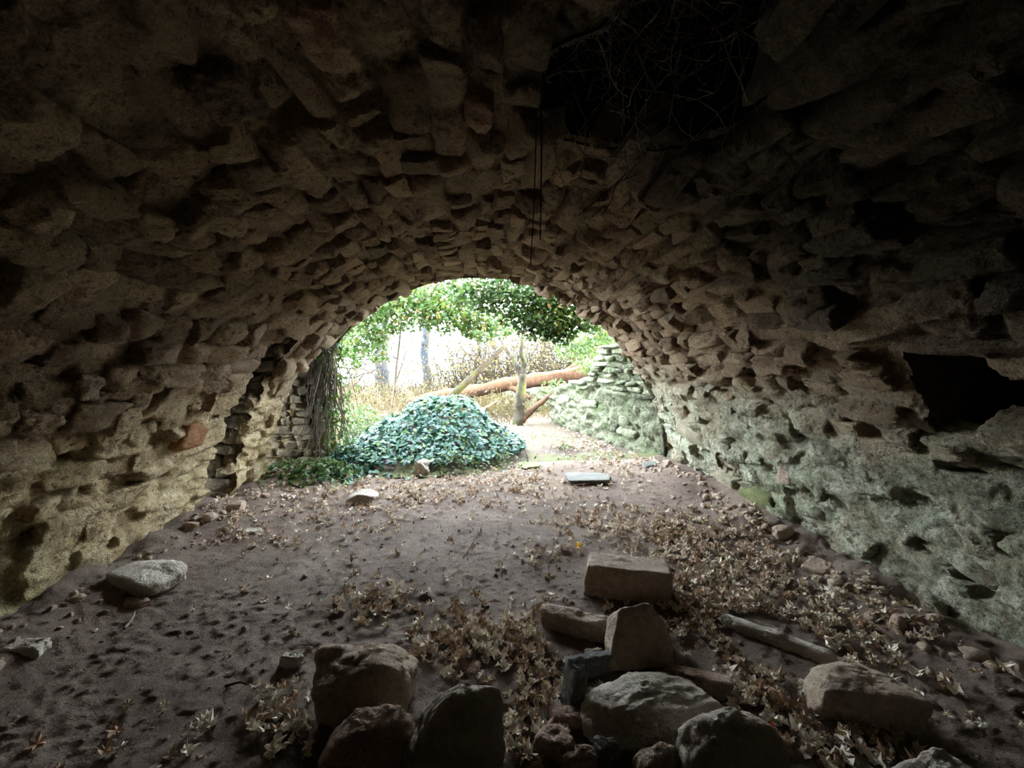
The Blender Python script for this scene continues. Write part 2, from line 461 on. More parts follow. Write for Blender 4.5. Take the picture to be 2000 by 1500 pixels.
def openings(x, y, z, grow=0.0, hole_grow=None):
    """True where a point of the shell lies in one of the openings"""
    def g(poly):
        if grow == 0: return poly
        c = np.mean(poly, axis=0); p = np.array(poly)
        d = p - c; l = np.linalg.norm(d, axis=1, keepdims=True)
        return c + d * (l + grow) / l
    r = (x < -0.8) & (in_poly(g(RECESS1), y, z) | in_poly(g(RECESS2), y, z))
    r |= (x > 0.8) & in_poly(g(NICHE), y, z)
    r |= (z > 1.7) & in_poly(g(HOLE) if hole_grow is None else np.mean(HOLE, axis=0) + (np.array(HOLE) - np.mean(HOLE, axis=0)) * (1 + hole_grow), x, y)
    return r

def shell_disp(p):
    """relief of the mortared rubble surface, metres, positive into the room"""
    q = p * np.array([1.0, 0.62, 1.35])
    low = sstep(1.5, 0.7, p[..., 2])
    d = 0.045 * fbm(p * 0.9, 3, 3) + 0.034 * fbm(q * 4.2, 4, 21)
    d += (0.018 + 0.012 * low) * fbm(q * 13, 4, 41) + 0.009 * fbm(p * 42, 2, 61)
    pits = sstep(0.60, 0.74, vnoise(q * 8.0, 77)) * (0.03 + 0.03 * low)
    big = sstep(0.66, 0.78, vnoise(p * 3.4, 91)) * 0.06 * low
    return d - pits - big - 0.02

# y spacing of the shell grid: coarse behind the camera, fine in view
YS = np.concatenate([np.arange(-2.6, 0.3, 0.12), np.arange(0.3, 3.0, 0.0145), np.linspace(3.0, YEND, 130)])
UB = [0.0, float(u_of(-1, ZSPLIT)), float(u_of(1, ZSPLIT)), ULEN]
def shell_piece(u0, u1, step, mat):
    us = np.linspace(u0, u1, int((u1 - u0) / step) + 1)
    x, z, tx, tz = section(us)
    U, Yg = np.meshgrid(us, YS, indexing='ij')
    edge = np.clip((Yg - (YEND - 0.6)) / 0.6, 0, 1)
    rag = fbm(np.stack([U * 2.6, U * 0, U * 0 + 3], -1), 3, 5) * 0.07 + (vnoise(np.stack([U * 9, U * 0, U * 0], -1), 9) - .5) * 0.05
    Yd = Yg + edge * rag
    P = np.stack([np.broadcast_to(x[:, None], U.shape), Yd, np.broadcast_to(z[:, None], U.shape)], -1)
    nrm = np.stack([np.broadcast_to(tz[:, None], U.shape), np.zeros(U.shape), np.broadcast_to(-tx[:, None], U.shape)], -1)
    V = P + nrm * shell_disp(P)[..., None]
    ins = openings(P[..., 0], P[..., 1], P[..., 2], -0.01, -0.06)
    F = grid_faces(len(us), len(YS))
    keep = ~ins.ravel()[F].all(axis=1)
    V = V.reshape(-1, 3)
    tn = 0.35 + 0.3 * vnoise(V * 3.0, 8)
    return V, F[keep], tn
def compact(V, F, t):
    used = np.unique(F); m = np.zeros(len(V), np.int64); m[used] = np.arange(len(used))
    return V[used], m[F], t[used]

wl = structure('wall_left', mesh_np('wall_left', *compact(*shell_piece(UB[0], UB[1], 0.0145, None))[:2], M_MORTAR, 0.5), 'ochre rubble wall with a dark side recess near the opening')
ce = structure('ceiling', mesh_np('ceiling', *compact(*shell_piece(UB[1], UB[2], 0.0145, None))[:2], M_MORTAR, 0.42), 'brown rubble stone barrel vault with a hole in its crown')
wr = structure('wall_right', mesh_np('wall_right', *compact(*shell_piece(UB[2], UB[3], 0.0145, None))[:2], M_MORTAR, 0.5), 'grey-green lichened rubble wall with a dark square niche')

# linings of the openings (thickness of the masonry)
def lining(name, lip, out, depth, parent, close=True, cap=True, step=0.03, tint=0.4, mat=None):
    """lip (k,3) on the shell, extruded along out; displaced like the shell"""
    lip = resample(lip, step, close); k = len(lip)
    ts = np.concatenate([[0.0, 0.015, 0.03], np.arange(0.06, depth + 0.01, step)])
    out = np.array(out, float)
    V = lip[:, None, :] + out * ts[None, :, None]
    c = lip.mean(0)
    rad = V - (c + out * 0) ; rad = rad - (rad @ out)[..., None] * out
    rad /= np.linalg.norm(rad, axis=-1, keepdims=True) + 1e-9
    q = V * np.array([1.2, 1.2, 2.2])
    a = np.clip(ts / 0.1, 0, 1)[None, :]
    V = V + rad * ((0.05 * fbm(q * 3.0, 3, 31) + 0.035 * fbm(q * 9, 3, 51) + 0.012 * fbm(V * 40, 2, 71)) * (a))[..., None]
    F = [grid_faces(k, len(ts), close)]
    Vf = V.reshape(-1, 3)
    if cap:
        e = V[:, -1]; cc = e.mean(0); rings = [e]
        for s in (0.75, 0.5, 0.25): rings.append(cc + (e - cc) * s + out * 0.05 * fbm((cc + (e - cc) * s) * 5, 3, 8)[:, None])
        base = len(Vf); Vf = np.vstack([Vf] + rings + [cc[None]])
        for i in range(3):
            A = base + i * k + np.arange(k); B = A + k
            if close: F.append(np.stack([A, np.roll(A, -1), np.roll(B, -1), B], -1))
            else: F.append(np.stack([A[:-1], A[1:], B[1:], B[:-1]], -1))
        A = base + 3 * k + np.arange(k); n = len(Vf) - 1
        B = np.roll(A, -1)
        if not close: A, B = A[:-1], B[:-1]
        F.append(np.stack([A, B, np.full(len(A), n)], -1))
    me = mesh_np(name, Vf, F, mat or M_SHADED_STONE, tint)
    return obj(name, me, parent)
def lip_side(poly, side, close):
    pts = resample(poly, 0.02, close)
    u = u_of(side, pts[:, 1]); x, z, _, _ = section(u)
    P = np.stack([x, pts[:, 0], pts[:, 1]], -1); _, _, tx, tz = section(u)
    return P + np.stack([tz, 0 * tx, -tx], -1) * (shell_disp(P) - 0.004)[:, None]
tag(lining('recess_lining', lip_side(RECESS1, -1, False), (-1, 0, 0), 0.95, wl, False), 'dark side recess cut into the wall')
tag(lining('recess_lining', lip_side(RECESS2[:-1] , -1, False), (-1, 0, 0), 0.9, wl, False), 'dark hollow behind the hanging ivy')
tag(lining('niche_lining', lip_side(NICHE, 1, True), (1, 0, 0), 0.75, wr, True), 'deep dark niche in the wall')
_h = resample(HOLE, 0.02, True); _hx, _hz, _, _ = section(u_of_x(_h[:, 0]))
_hl = np.stack([_h[:, 0], _h[:, 1], _hz], -1); _, _, _htx, _htz = section(u_of_x(_h[:, 0])); _hl = _hl + np.stack([_htz, 0 * _htx, -_htx], -1) * (shell_disp(_hl) + 0.012)[:, None]
tag(lining('hole_lining', _hl, (0, 0, 1), 1.3, ce, True, cap=False, mat=M_SHADED_SOIL), 'broken edge of the hole through the vault')

# end face of the vault, its earth-covered top, and the closing wall behind the viewer
def ring_face(name, y, parent):
    us = np.linspace(0, ULEN, 160); x, z, tx, tz = section(us)
    inner = np.stack([x, np.full_like(x, y) + fbm(np.stack([us * 2.6, us * 0, us * 0 + 3], -1), 3, 5) * 0.07, z], -1)
    outer = np.stack([np.clip(x * 1.9, -3.7, 3.7), np.full_like(x, y), np.clip(z * 1.5 + 0.1, -0.3, 3.35)], -1)
    ts = np.linspace(0, 1, 18)
    V = inner[:, None] * (1 - ts[None, :, None]) + outer[:, None] * ts[None, :, None]
    V[..., 1] += 0.06 * fbm(V * 4, 3, 2) * np.clip(ts * 4, 0, 1)[None]
    return obj(name, mesh_np(name, V.reshape(-1, 3), grid_faces(160, 18), M_MORTAR, 0.4), parent)
ring_face('end_face', YEND, ce)
gx = np.linspace(-3.9, 3.9, 110); gy = np.linspace(-2.8, YEND, 110)
GX, GY = np.meshgrid(gx, gy, indexing='ij')
TZ = 3.32 + 0.08 * fbm(np.stack([GX, GY, GX * 0], -1) * 1.5, 3, 4)
_F = grid_faces(110, 110); _ins = in_poly(HOLE, GX, GY).ravel()
obj('earth_top', mesh_np('earth_top', np.stack([GX, GY, TZ], -1).reshape(-1, 3), _F[~_ins[_F].all(1)], M_GROUND, 0.4), ce)
bx_, bz_ = np.meshgrid(np.linspace(-2.9, 2.9, 60), np.linspace(-0.3, 2.9, 40), indexing='ij')
_Vb = np.stack([bx_, -2.55 + 0 * bx_, bz_], -1); _Vb[..., 1] += 0.06 * fbm(_Vb * 4, 4, 6)
structure('wall_back', mesh_np('wall_back', _Vb.reshape(-1, 3), grid_faces(60, 40), M_MORTAR, 0.4), 'rubble wall closing the dark end of the vault')

# ------------------------------------------------------------------ stones of the vault
def polytope_batch(N, res, rng, k=9.0, cham=7, hmin=0.92, hmax=1.35, cube=False):
    """N random blocks in the unit cube: flat faces with chamfers, as (N,n,3)"""
    D, F = cube_dirs(res) if cube else ico(res)
    pl = np.zeros((N, 6 + cham, 3)); hh = np.ones((N, 6 + cham))
    pl[:, :6] = np.array([(1,0,0), (-1,0,0), (0,1,0), (0,-1,0), (0,0,1), (0,0,-1)])
    pl[:, :6] += rng.normal(0, 0.12, (N, 6, 3))
    c = rng.normal(0, 1, (N, cham, 3))
    if cube: c[:, :3] = rng.normal(0, 0.55, (N, 3, 3)) + np.array([0, 0, 1.0])      # broken facets on the face
    pl[:, 6:] = c
    pl /= np.linalg.norm(pl, axis=-1, keepdims=True)
    hh[:, :6] *= rng.uniform(0.86, 1.0, (N, 6))
    hh[:, 6:] = rng.uniform(hmin, hmax, (N, cham))
    if cube: hh[:, 6:9] = rng.uniform(0.82, 1.12, (N, 3))
    dots = np.maximum(np.einsum('nij,kj->nik', pl, D), 1e-6) / hh[..., None]
    r = (dots ** k).sum(1) ** (-1.0 / k)
    return D[None] * r[..., None], F

def lay_courses():
    rng = np.random.default_rng(5)
    rows = []
    u = 0.22
    while u < ULEN - 0.2:
        z = float(section(u)[1])
        xs = float(section(u)[0]); thin = xs > 0.5 and z > 0.9
        th = rng.uniform(0.07, 0.13) if thin else rng.uniform(0.10, 0.19)
        y = 0.25 + rng.uniform(0, 0.25)
        while y < YEND - 0.03:
            L = min(rng.lognormal(math.log(0.26 if thin else 0.21), 0.38), 0.5 if thin else 0.4)
            if y > 4.2: L *= 0.85
            L = min(L, YEND - y + 0.04)
            if L > 0.07: rows.append((u + th / 2 + rng.normal(0, 0.012), y + L / 2, th * rng.uniform(0.82, 1.1), L))
            y += L + rng.uniform(0.004, 0.035)
        u += th + 0.006
    return np.array(rows)
ST = lay_courses()
_x, _z, _tx, _tz = section(ST[:, 0])
_pos = np.stack([_x, ST[:, 1], _z], -1); _nrm = np.stack([_tz, 0 * _x, -_tx], -1); _tan = np.stack([_tx, 0 * _x, _tz], -1)
_ok = ~openings(_pos[:, 0], _pos[:, 1], _pos[:, 2], 0.0) & (_z > 0.05)
_low = sstep(1.35, 0.75, _z)
_ok &= (RNG.uniform(0, 1, len(_x)) > 0.45 * _low)
ST, _pos, _nrm, _tan, _low = ST[_ok], _pos[_ok], _nrm[_ok], _tan[_ok], _low[_ok]
NS = len(ST)
_rng = np.random.default_rng(19)
_base = shell_disp(_pos)
_prot = _base + np.where(_rng.uniform(0, 1, NS) < 0.25, _rng.uniform(0.07, 0.12, NS), _rng.uniform(0.022, 0.075, NS)) * (1 - 0.45 * _low)
_sn = _rng.uniform(0.07, 0.13, NS)
_ext = np.stack([ST[:, 2] * 0.56, ST[:, 3] * 0.54, _sn], -1)          # along section, along axis, depth
_tilt_a = _rng.normal(0, 0.10, NS); _tilt_b = _rng.normal(0, 0.13, NS); _tilt_c = _rng.normal(0, 0.07, NS)
_stint = np.clip(_rng.beta(2.2, 2.2, NS) + 0.10 * (_rng.uniform(0, 1, NS) > 0.93), 0, 1)
# screen size decides which stones are parts of their own
_pp = project(_pos)
_vis = (_pp[:, 0] > -60) & (_pp[:, 0] < 2060) & (_pp[:, 1] > -60) & (_pp[:, 1] < 1560) & (_pp[:, 2] > 0.2)
_dist = np.linalg.norm(_pos - np.array([0, 0, EYE]), axis=1)
_cos = np.abs(((np.array([0, 0, EYE]) - _pos) * _nrm).sum(1)) / _dist
_area = np.where(_vis, ST[:, 2] * ST[:, 3] * (_cos + 0.15) / _dist ** 2, 0)

def stone_verts(idx, level, rng):
    B, F = polytope_batch(len(idx), level, rng, k=20.0, cham=6, hmin=1.05, hmax=1.5, cube=True)
    B = B * _ext[idx][:, None, :]
    ca, sa = np.cos(_tilt_a[idx])[:, None], np.sin(_tilt_a[idx])[:, None]
    cb, sb = np.cos(_tilt_b[idx])[:, None], np.sin(_tilt_b[idx])[:, None]
    cc, sc = np.cos(_tilt_c[idx])[:, None], np.sin(_tilt_c[idx])[:, None]
    a, b, c = B[..., 0], B[..., 1], B[..., 2]
    a, c = a * ca - c * sa, a * sa + c * ca
    b, c = b * cb - c * sb, b * sb + c * cb
    a, b = a * cc - b * sc, a * sc + b * cc
    ctr = _pos[idx] + _nrm[idx] * (_prot[idx] - _sn[idx])[:, None]
    W = ctr[:, None] + a[..., None] * _tan[idx][:, None] + b[..., None] * np.array([0, 1.0, 0]) + c[..., None] * _nrm[idx][:, None]
    dirn = W - ctr[:, None]; dirn /= np.linalg.norm(dirn, axis=-1, keepdims=True) + 1e-9
    q = W * np.array([1.3, 0.8, 1.6])
    W = W + dirn * (0.010 * fbm(q * 7, 2, 101) + 0.024 * (ridged(q * 13, 3, 103) - 0.55) + (0.009 * fbm(W * 42, 2, 105) if level > 6 else 0))[..., None]
    return W, ctr, F
_seg = np.where(ST[:, 0] < UB[1], 0, np.where(ST[:, 0] < UB[2], 1, 2))
_brng = np.random.default_rng(23)
for s, parent in enumerate((wl, ce, wr)):
    ids = np.where(_seg == s)[0]
    ids = ids[np.argsort(-_area[ids])]
    big, rest = ids[:300], ids[300:]
    for lev, sub in ((16, big[:80]), (10, big[80:])):
        if not len(sub): continue
        W, ctr, F = stone_verts(sub, lev, _brng)
        for j, i in enumerate(sub):
            me = mesh_np('stone', W[j] - ctr[j], F, M_STONE, _stint[i], sharp=38)
            obj('stone', me, parent, ctr[j])
    if len(rest):
        W, ctr, F = stone_verts(rest, 6, _brng)
        n = W.shape[1]
        Fa = (F[None] + (np.arange(len(rest)) * n)[:, None, None]).reshape(-1, 4)
        o = obj('stone_infill', mesh_np('stone_infill', W.reshape(-1, 3), Fa, M_STONE, np.repeat(_stint[rest], n), sharp=38), parent)
        o['kind'] = 'stuff'
print('vault stones', NS, [(int((_seg == s).sum())) for s in range(3)])

# ------------------------------------------------------------------ floor and outside ground
def ground_h(x, y, fine=True):
    x = np.asarray(x, float); y = np.asarray(y, float)
    p = np.stack([x, y, 0 * x], -1)
    h = 0.035 * fbm(p * 0.8, 3, 201)
    h = h + (0.10 + 0.09 * fbm(p * 3.1, 3, 211)) * sstep(1.95, 2.6, np.abs(x)) * sstep(6.5, 4.5, y)
    h = h + sstep(6, 11, y) * 0.10 * fbm(p * 0.5, 3, 207)
    h = h - sstep(14.0, 22.0, y) * 1.6
    if fine:
        far = 1 - 0.45 * sstep(2.0, 3.6, y)
        h = h + far * (0.007 * fbm(p * 9, 3, 203) + 0.007 * fbm(p * 30, 3, 205))
        h = h + far * 0.008 * sstep(0.62, 0.8, vnoise(p * 26, 209))
    return h
fx = np.arange(-3.55, 2.9, 0.0135)
fy = np.concatenate([np.arange(-2.7, 0.45, 0.1), np.arange(0.45, 2.6, 0.0125), np.linspace(2.6, 5.4, 150)])
FX, FY = np.meshgrid(fx, fy, indexing='ij')
V = np.stack([FX, FY, ground_h(FX, FY)], -1).reshape(-1, 3)
structure('floor', mesh_np('floor', V, grid_faces(len(fx), len(fy)), M_DIRT, 0.5), 'bare trodden brown dirt floor of the vault')
gx = np.concatenate([np.arange(-24, -4, 0.8), np.arange(-4, 4, 0.05), np.arange(4, 24, 0.8)])
gy = np.concatenate([np.arange(5.3, 10, 0.05), np.arange(10, 40, 0.6)])
GX, GY = np.meshgrid(gx, gy, indexing='ij')
GZ = ground_h(GX, GY) - 0.012 * (GY < 5.42)
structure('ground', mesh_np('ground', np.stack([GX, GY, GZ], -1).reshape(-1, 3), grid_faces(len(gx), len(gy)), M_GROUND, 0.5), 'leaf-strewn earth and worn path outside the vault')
obj_f = obj('field', mesh_np('field', [(-150, 30, -1.7), (150, 30, -1.7), (150, 240, -3.0), (-150, 240, -3.0)], np.array([(0, 1, 2, 3)]), M_FIELD))
tag(obj_f, 'pale open field far beyond the trees', 'field', kind='structure')

# ------------------------------------------------------------------ ruined walls outside
def ruin_block(name, path, thick, top, mat, label, tint=0.5, seed=0, parent=None, step=0.035):
    """path [(x,y)..] of the face towards the viewer side; top(s 0..1) height; thickness to the right of the path"""
    path = resample(np.array(path, float), step, False); n = len(path)
    s = np.linspace(0, 1, n); tp = np.array([top(a) for a in s])
    t = np.gradient(path, axis=0); t /= np.linalg.norm(t, axis=1, keepdims=True)
    nr = np.stack([t[:, 1], -t[:, 0]], -1)
    prof = np.concatenate([np.stack([np.zeros(40), np.linspace(-0.15, 1, 40)], -1), np.stack([np.linspace(0.04, 0.96, 12), np.ones(12)], -1), np.stack([np.ones(14), np.linspace(1, -0.15, 14)], -1)])
    V = np.zeros((n, len(prof), 3))
    V[..., :2] = path[:, None] + nr[:, None] * (prof[None, :, 0:1] * thick)
    V[..., 2] = prof[None, :, 1] * tp[:, None]
    # flared, uneven courses
    q = V * np.array([1, 1, 1.9])
    d = 0.06 * fbm(q * 2.5, 3, 301 + seed) + 0.05 * fbm(q * 8, 3, 303 + seed) + 0.02 * fbm(V * 26, 2, 305 + seed)
    d = d - 0.05 * sstep(0.60, 0.72, vnoise(q * 8.5, 311 + seed)) + 0.015 * fbm(V * 60, 1, 313)
    V[..., :2] -= (nr[:, None] * (d * np.where(prof[None, :, 0] < 0.5, 1, -1))[..., None])
    V[..., 2] += 0.6 * d * (prof[None, :, 1] > 0.9)
    F = [grid_faces(n, len(prof))]
    Vf = V.reshape(-1, 3)
    for e in (0, n - 1):                                     # close the ends
        b = len(Vf); c = V[e].mean(0); Vf = np.vstack([Vf, c[None]])
        A = e * len(prof) + np.arange(len(prof))
        F.append(np.stack([A[:-1], A[1:], np.full(len(prof) - 1, b)], -1))
    return obj(name, mesh_np(name, Vf, F, mat, tint), parent)

def outer_top(s):
    return float(np.interp(s, [0, 0.12, 0.40, 0.50, 0.56, 0.75, 1.0], [1.72, 1.66, 1.62, 1.42, 1.05, 0.92, 0.70]))
ow = ruin_block('wall_outer', [(2.52, 5.30), (2.32, 5.9), (2.08, 6.7), (1.80, 7.5), (1.50, 8.6)], 0.55, outer_top, M_RUIN, '', seed=1)
tag(ow, 'pale green mossy ruined wall running on outside the vault', 'wall', kind='structure')
fw = ruin_block('wall_far', [(0.75, 11.2), (1.5, 10.9), (2.6, 10.6), (4.0, 10.4)], 0.5, lambda s: 0.62 + 0.06 * math.sin(s * 9), M_RUIN, '', seed=7)
tag(fw, 'low streaked ruined wall beyond the forked tree', 'wall', kind='structure')
def pier_top(s): return 1.86
pw = ruin_block('wall_pier', [(-3.4, 5.36), (-2.6, 5.36), (-2.02, 5.38)], -0.42, pier_top, M_STONE, '', tint=0.35, seed=3)
tag(pw, 'dark stone pier draped with brown ivy stems at the opening', 'wall', kind='structure')

# stones showing in the outer wall: proud blocks, each a part
def wall_blocks(parent, path, top, mat, thick_dir, n_rows, seed, zmax):
    rng = np.random.default_rng(seed)
    path = resample(np.array(path, float), 0.02, False)
    L = np.concatenate([[0], np.cumsum(np.linalg.norm(np.diff(path, axis=0), axis=1))])
    z = 0.06
    while z < zmax:
        th = rng.uniform(0.05, 0.10) if z > 0.8 else rng.uniform(0.10, 0.17); s = rng.uniform(0, 0.2)
        while s < L[-1] - 0.1:
            l = rng.uniform(0.16, 0.55)
            f = (s + l / 2) / L[-1]
            if f < 1 and z + th < top(f) + 0.04 and rng.uniform() < (0.85 if z > 0.8 else 0.35):
                x = np.interp(s + l / 2, L, path[:, 0]); y = np.interp(s + l / 2, L, path[:, 1])
                tx = np.interp(s + l, L, path[:, 0]) - np.interp(s, L, path[:, 0]); ty = np.interp(s + l, L, path[:, 1]) - np.interp(s, L, path[:, 1])
                B, F = polytope_batch(1, 3, rng, k=14, hmin=1.0, hmax=1.5); B = B[0] * np.array([l * 0.52, 0.10 + (0.02 if z > 0.8 else -0.03) + rng.normal(0, 0.015), th * 0.52])
                B = B + (B / (np.linalg.norm(B, axis=1, keepdims=True) + 1e-9)) * (0.02 * fbm((B + s * 7 + z * 3) * 12, 3, 5))[:, None]
                o = obj('stone', mesh_np('stone', B, F, mat, rng.uniform(0.1, 1.0), sharp=50), parent, (x - thick_dir * 0.0 + 0.055 * ty / max(1e-6, math.hypot(tx, ty)), y, z + th / 2))
                o.rotation_euler = (rng.normal(0, 0.05), rng.normal(0, 0.06), math.atan2(ty, tx))
            s += l + rng.uniform(0.01, 0.06)
        z += th + rng.uniform(0.005, 0.03)
wall_blocks(ow, [(2.52, 5.30), (2.32, 5.9), (2.08, 6.7), (1.80, 7.5), (1.50, 8.6)], outer_top, M_RUIN, 1, 10, 61, 1.7)

# ------------------------------------------------------------------ loose stones
import re
ROCKNAMES = []
ROCKS = []       # (x, y, rx, ry, height) footprints kept clear of leaves
def rock(name, label, center, ext, rotz=0.0, mat=M_ROCK_BROWN, seed=0, level=5, k=14.0, cham=6, cuts=(), noise_amp=0.02, strata=0.0, tiltx=0.0, tilty=0.0, group=None, cat='stone', jit=0.10, foot=True):
    """angular stone: polytope with flat faces in the box ext (half sizes), rough relief; center is its middle"""
    rng = np.random.default_rng(1000 + seed)
    D, F = ico(level)
    pl = [(1,0,0), (-1,0,0), (0,1,0), (0,-1,0), (0,0,1), (0,0,-1)]
    pl = [np.array(p) + rng.normal(0, jit, 3) for p in pl]; hh = [1.0] * 6
    for _ in range(cham):
        pl.append(rng.normal(0, 1, 3)); hh.append(rng.uniform(1.0, 1.4))
    for c in cuts: pl.append(np.array(c[:3], float)); hh.append(c[3])
    pl = np.array([p / np.linalg.norm(p) for p in pl]); hh = np.array(hh)
    dots = np.maximum(D @ pl.T, 1e-6) / hh
    r = (dots ** k).sum(1) ** (-1 / k)
    P = D * r[:, None] * np.array(ext)
    e = float(np.mean(ext)); dirn = P / (np.linalg.norm(P, axis=1, keepdims=True) + 1e-9)
    q = P + seed * 3.7
    d = noise_amp * (fbm(q * (1.1 / e), 3, seed) + 0.55 * fbm(q * (3.6 / e), 3, seed + 3) + 0.22 * fbm(q * (11 / e), 2, seed + 5))
    if strata:
        w = q * np.array([0.75, 2.6, 3.4]) + 0.10 * fbm(q * 9, 3, seed + 9)[:, None]
        d = d + strata * (ridged(w * (1.1 / e), 3, seed + 7) - 0.6)
    P = P + dirn * d[:, None]
    o = obj(name, mesh_np(name, P, F, mat, 0.5, sharp=60))
    o.location = center; o.rotation_euler = (tiltx, tilty, rotz)
    ROCKNAMES.append(re.split(r',| (?:at|beside|lying|with|leaning|sticking|standing|half|tucked|sitting|before|below|under|wedged|alone|in|among|on|poking|near|by) ', label)[0])
    if foot: ROCKS.append((center[0], center[1], max(ext[0], ext[1]) if abs(rotz) > 0.3 else ext[0], max(ext[0], ext[1]) if abs(rotz) > 0.3 else ext[1], center[2] + ext[2]))
    return tag(o, label, cat, group)

def box_from_px(l, r, yback, yfront, ybase, dmin=0.05):
    """metric centre and half sizes of a stone whose top back/front edges and base sit at these image rows"""
    mx = (l + r) / 2
    f = on_floor(mx, ybase); d0 = f[1]
    h = at_depth(mx, yfront, d0)[2]
    bk = on_floor(mx, yback, h)
    D = max(dmin, bk[1] - d0)
    zc = project(np.array([f[0], d0 + D / 2, h / 2]))[2]
    w = (r - l) * zc / FPX
    cx = f[0] * (d0 + D / 2) / d0
    return np.array([cx, d0 + D / 2, h / 2]), np.array([w / 2, D / 2, h / 2])
def rk(name, label, px, **kw):
    c, e = box_from_px(*px)
    c = c.copy(); e = e.copy()
    gz = float(ground_h(c[0], c[1], False))
    sink = kw.pop('sink', 0.02)
    sc = kw.pop('scale', (1, 1, 1))
    e = e * np.array(sc) + np.array([0, 0, sink / 2]); c[2] += gz * 0.5 - sink / 2
    c = c + np.array(kw.pop('shift', (0, 0, 0)))
    return rock(name, label, tuple(c), tuple(e), **kw)

def coursed_face(parent, x0, x1, y, z1, mat, seed, xin):
    """blocks in rough courses on a wall face that looks towards the viewer; xin(z) is the corner's x at height z"""
    rng = np.random.default_rng(seed); z = 0.02
    while z < z1:
        th = rng.uniform(0.07, 0.15); x = x0 + rng.uniform(0, 0.1); xe = min(x1, xin(z + th / 2))
        while x < xe - 0.05:
            l = min(rng.uniform(0.12, 0.34), xe - x)
            B, F = polytope_batch(1, 3, rng, k=14, hmin=1.0, hmax=1.5); B = B[0] * np.array([l * 0.53, 0.07, th * 0.53])
            B = B + B / (np.linalg.norm(B, axis=1, keepdims=True) + 1e-9) * (0.018 * fbm((B + x * 5 + z * 3) * 12, 3, 5))[:, None]
            o = obj('stone', mesh_np('stone', B, F, mat, rng.uniform(0.1, 0.9), sharp=50), parent, (x + l / 2, y + 0.035 - rng.uniform(0, 0.05), z + th / 2))
            o.rotation_euler = (rng.normal(0, 0.06), rng.normal(0, 0.05), rng.normal(0, 0.06))
            x += l + 0.01
        z += th + 0.006
_xin = lambda z: float(np.interp(z, SEC[:_half + 1, 1], SEC[:_half + 1, 0])) - 0.06
coursed_face(wl, -3.45, -1.6, 4.20, 1.72, M_SHADED_STONE, 71, _xin)
coursed_face(pw, -3.3, -2.06, 5.34, 1.62, M_SHADED_STONE, 72, lambda z: -2.06)

# two heaps in front of the viewer
rk('stone', 'round-topped brown boulder, highest of the heap of three by the dirt clearing', (620, 808, 1236, 1325, 1440), mat=M_ROCK_BROWN, seed=1, k=9, cuts=((0.55, 0.2, 0.75, 0.98), (-0.6, -0.2, 0.7, 1.02), (0.2, 0.9, 0.5, 1.0)), noise_amp=0.03)
rk('stone', 'reddish wedge-shaped stone at the bottom edge before the tall boulder', (632, 800, 1375, 1452, 1570), mat=M_ROCK_RED, seed=2, k=10, cuts=((-0.75, 0.0, 0.65, 0.86), (0.1, -0.7, 0.7, 0.95)), noise_amp=0.022)
rk('stone', 'smooth rounded grey boulder beside the reddish wedge stone', (800, 992, 1328, 1382, 1545), mat=M_ROCK_GREY, seed=3, k=6, cuts=((-0.75, 0.1, 0.6, 0.82), (0.6, -0.2, 0.75, 1.0), (0, -0.75, 0.6, 0.86)), noise_amp=0.03, rotz=0.2)
rk('stone', 'squared building block with a flat rough top on the leafy floor', (1142, 1306, 1080, 1120, 1180), mat=M_ROCK_BROWN, seed=4, k=26, cham=2, rotz=-0.26, scale=(0.96, 0.75, 1.0), noise_amp=0.013, jit=0.03, sink=0.05)
rk('stone', 'long low brown stone lying between the squared block and the slates', (1062, 1222, 1172, 1222, 1262), mat=M_ROCK_BROWN, seed=5, k=14, rotz=-0.42, scale=(1.05, 0.62, 1.0), noise_amp=0.016, strata=0.008, cuts=((0, 0.6, 0.75, 0.9),))
rock('stone', 'upright flat-faced slab leaning over the ridged boulder', tuple(at_depth(1246, 1243, 1.82)), (0.155, 0.065, 0.125), mat=M_ROCK_BROWN, seed=6, k=18, cham=2, tiltx=-0.5, tilty=0.03, noise_amp=0.014, cuts=((0.75, 0.0, 0.6, 0.98), (-0.95, 0, 0.25, 0.93)), jit=0.10)
rk('stone', 'thin grey slate edge sticking out under the leaning slab', (1102, 1200, 1284, 1288, 1326, 0.035), mat=M_SLATE, seed=7, k=26, cham=1, noise_amp=0.004, jit=0.05, rotz=0.12, scale=(1, 1, 0.8), shift=(0, 0, 0.012))
rk('stone', 'narrow dark stone standing below the slate edge', (1106, 1142, 1318, 1326, 1404, 0.10), mat=M_SLATE, seed=8, k=12, noise_amp=0.008, tilty=0.12)
rk('stone', 'large oval boulder with wavy ridges across its pale top', (1130, 1392, 1296, 1404, 1474), mat=M_ROCK_PALE, seed=9, k=7, noise_amp=0.014, strata=0.036, cuts=((-0.5, 0.6, 0.6, 0.98), (0.6, 0.5, 0.6, 0.98), (-0.6, -0.6, 0.4, 1.0), (0.0, -0.5, 0.86, 0.96)), level=6)
rk('stone', 'dark big-shouldered boulder at the bottom edge by the ridged boulder', (1322, 1520, 1366, 1425, 1560), mat=M_ROCK_GREY, seed=10, k=9, cuts=((-0.75, -0.2, 0.6, 0.9), (0.7, 0.2, 0.66, 0.9), (0.1, 0.8, 0.5, 0.98)), noise_amp=0.018)
rk('stone', 'flat red-brown stone tucked behind the ridged boulder', (1300, 1408, 1296, 1335, 1364), mat=M_ROCK_RED, seed=11, k=16, rotz=-0.5, scale=(1, 0.7, 1), noise_amp=0.01)
rk('stone', 'long narrow pale stone half buried in leaves before the right wall', (1440, 1600, 1222, 1262, 1285), mat=M_ROCK_PALE, seed=12, k=16, rotz=-0.72, scale=(1.12, 0.42, 1.0), noise_amp=0.016, strata=0.006)
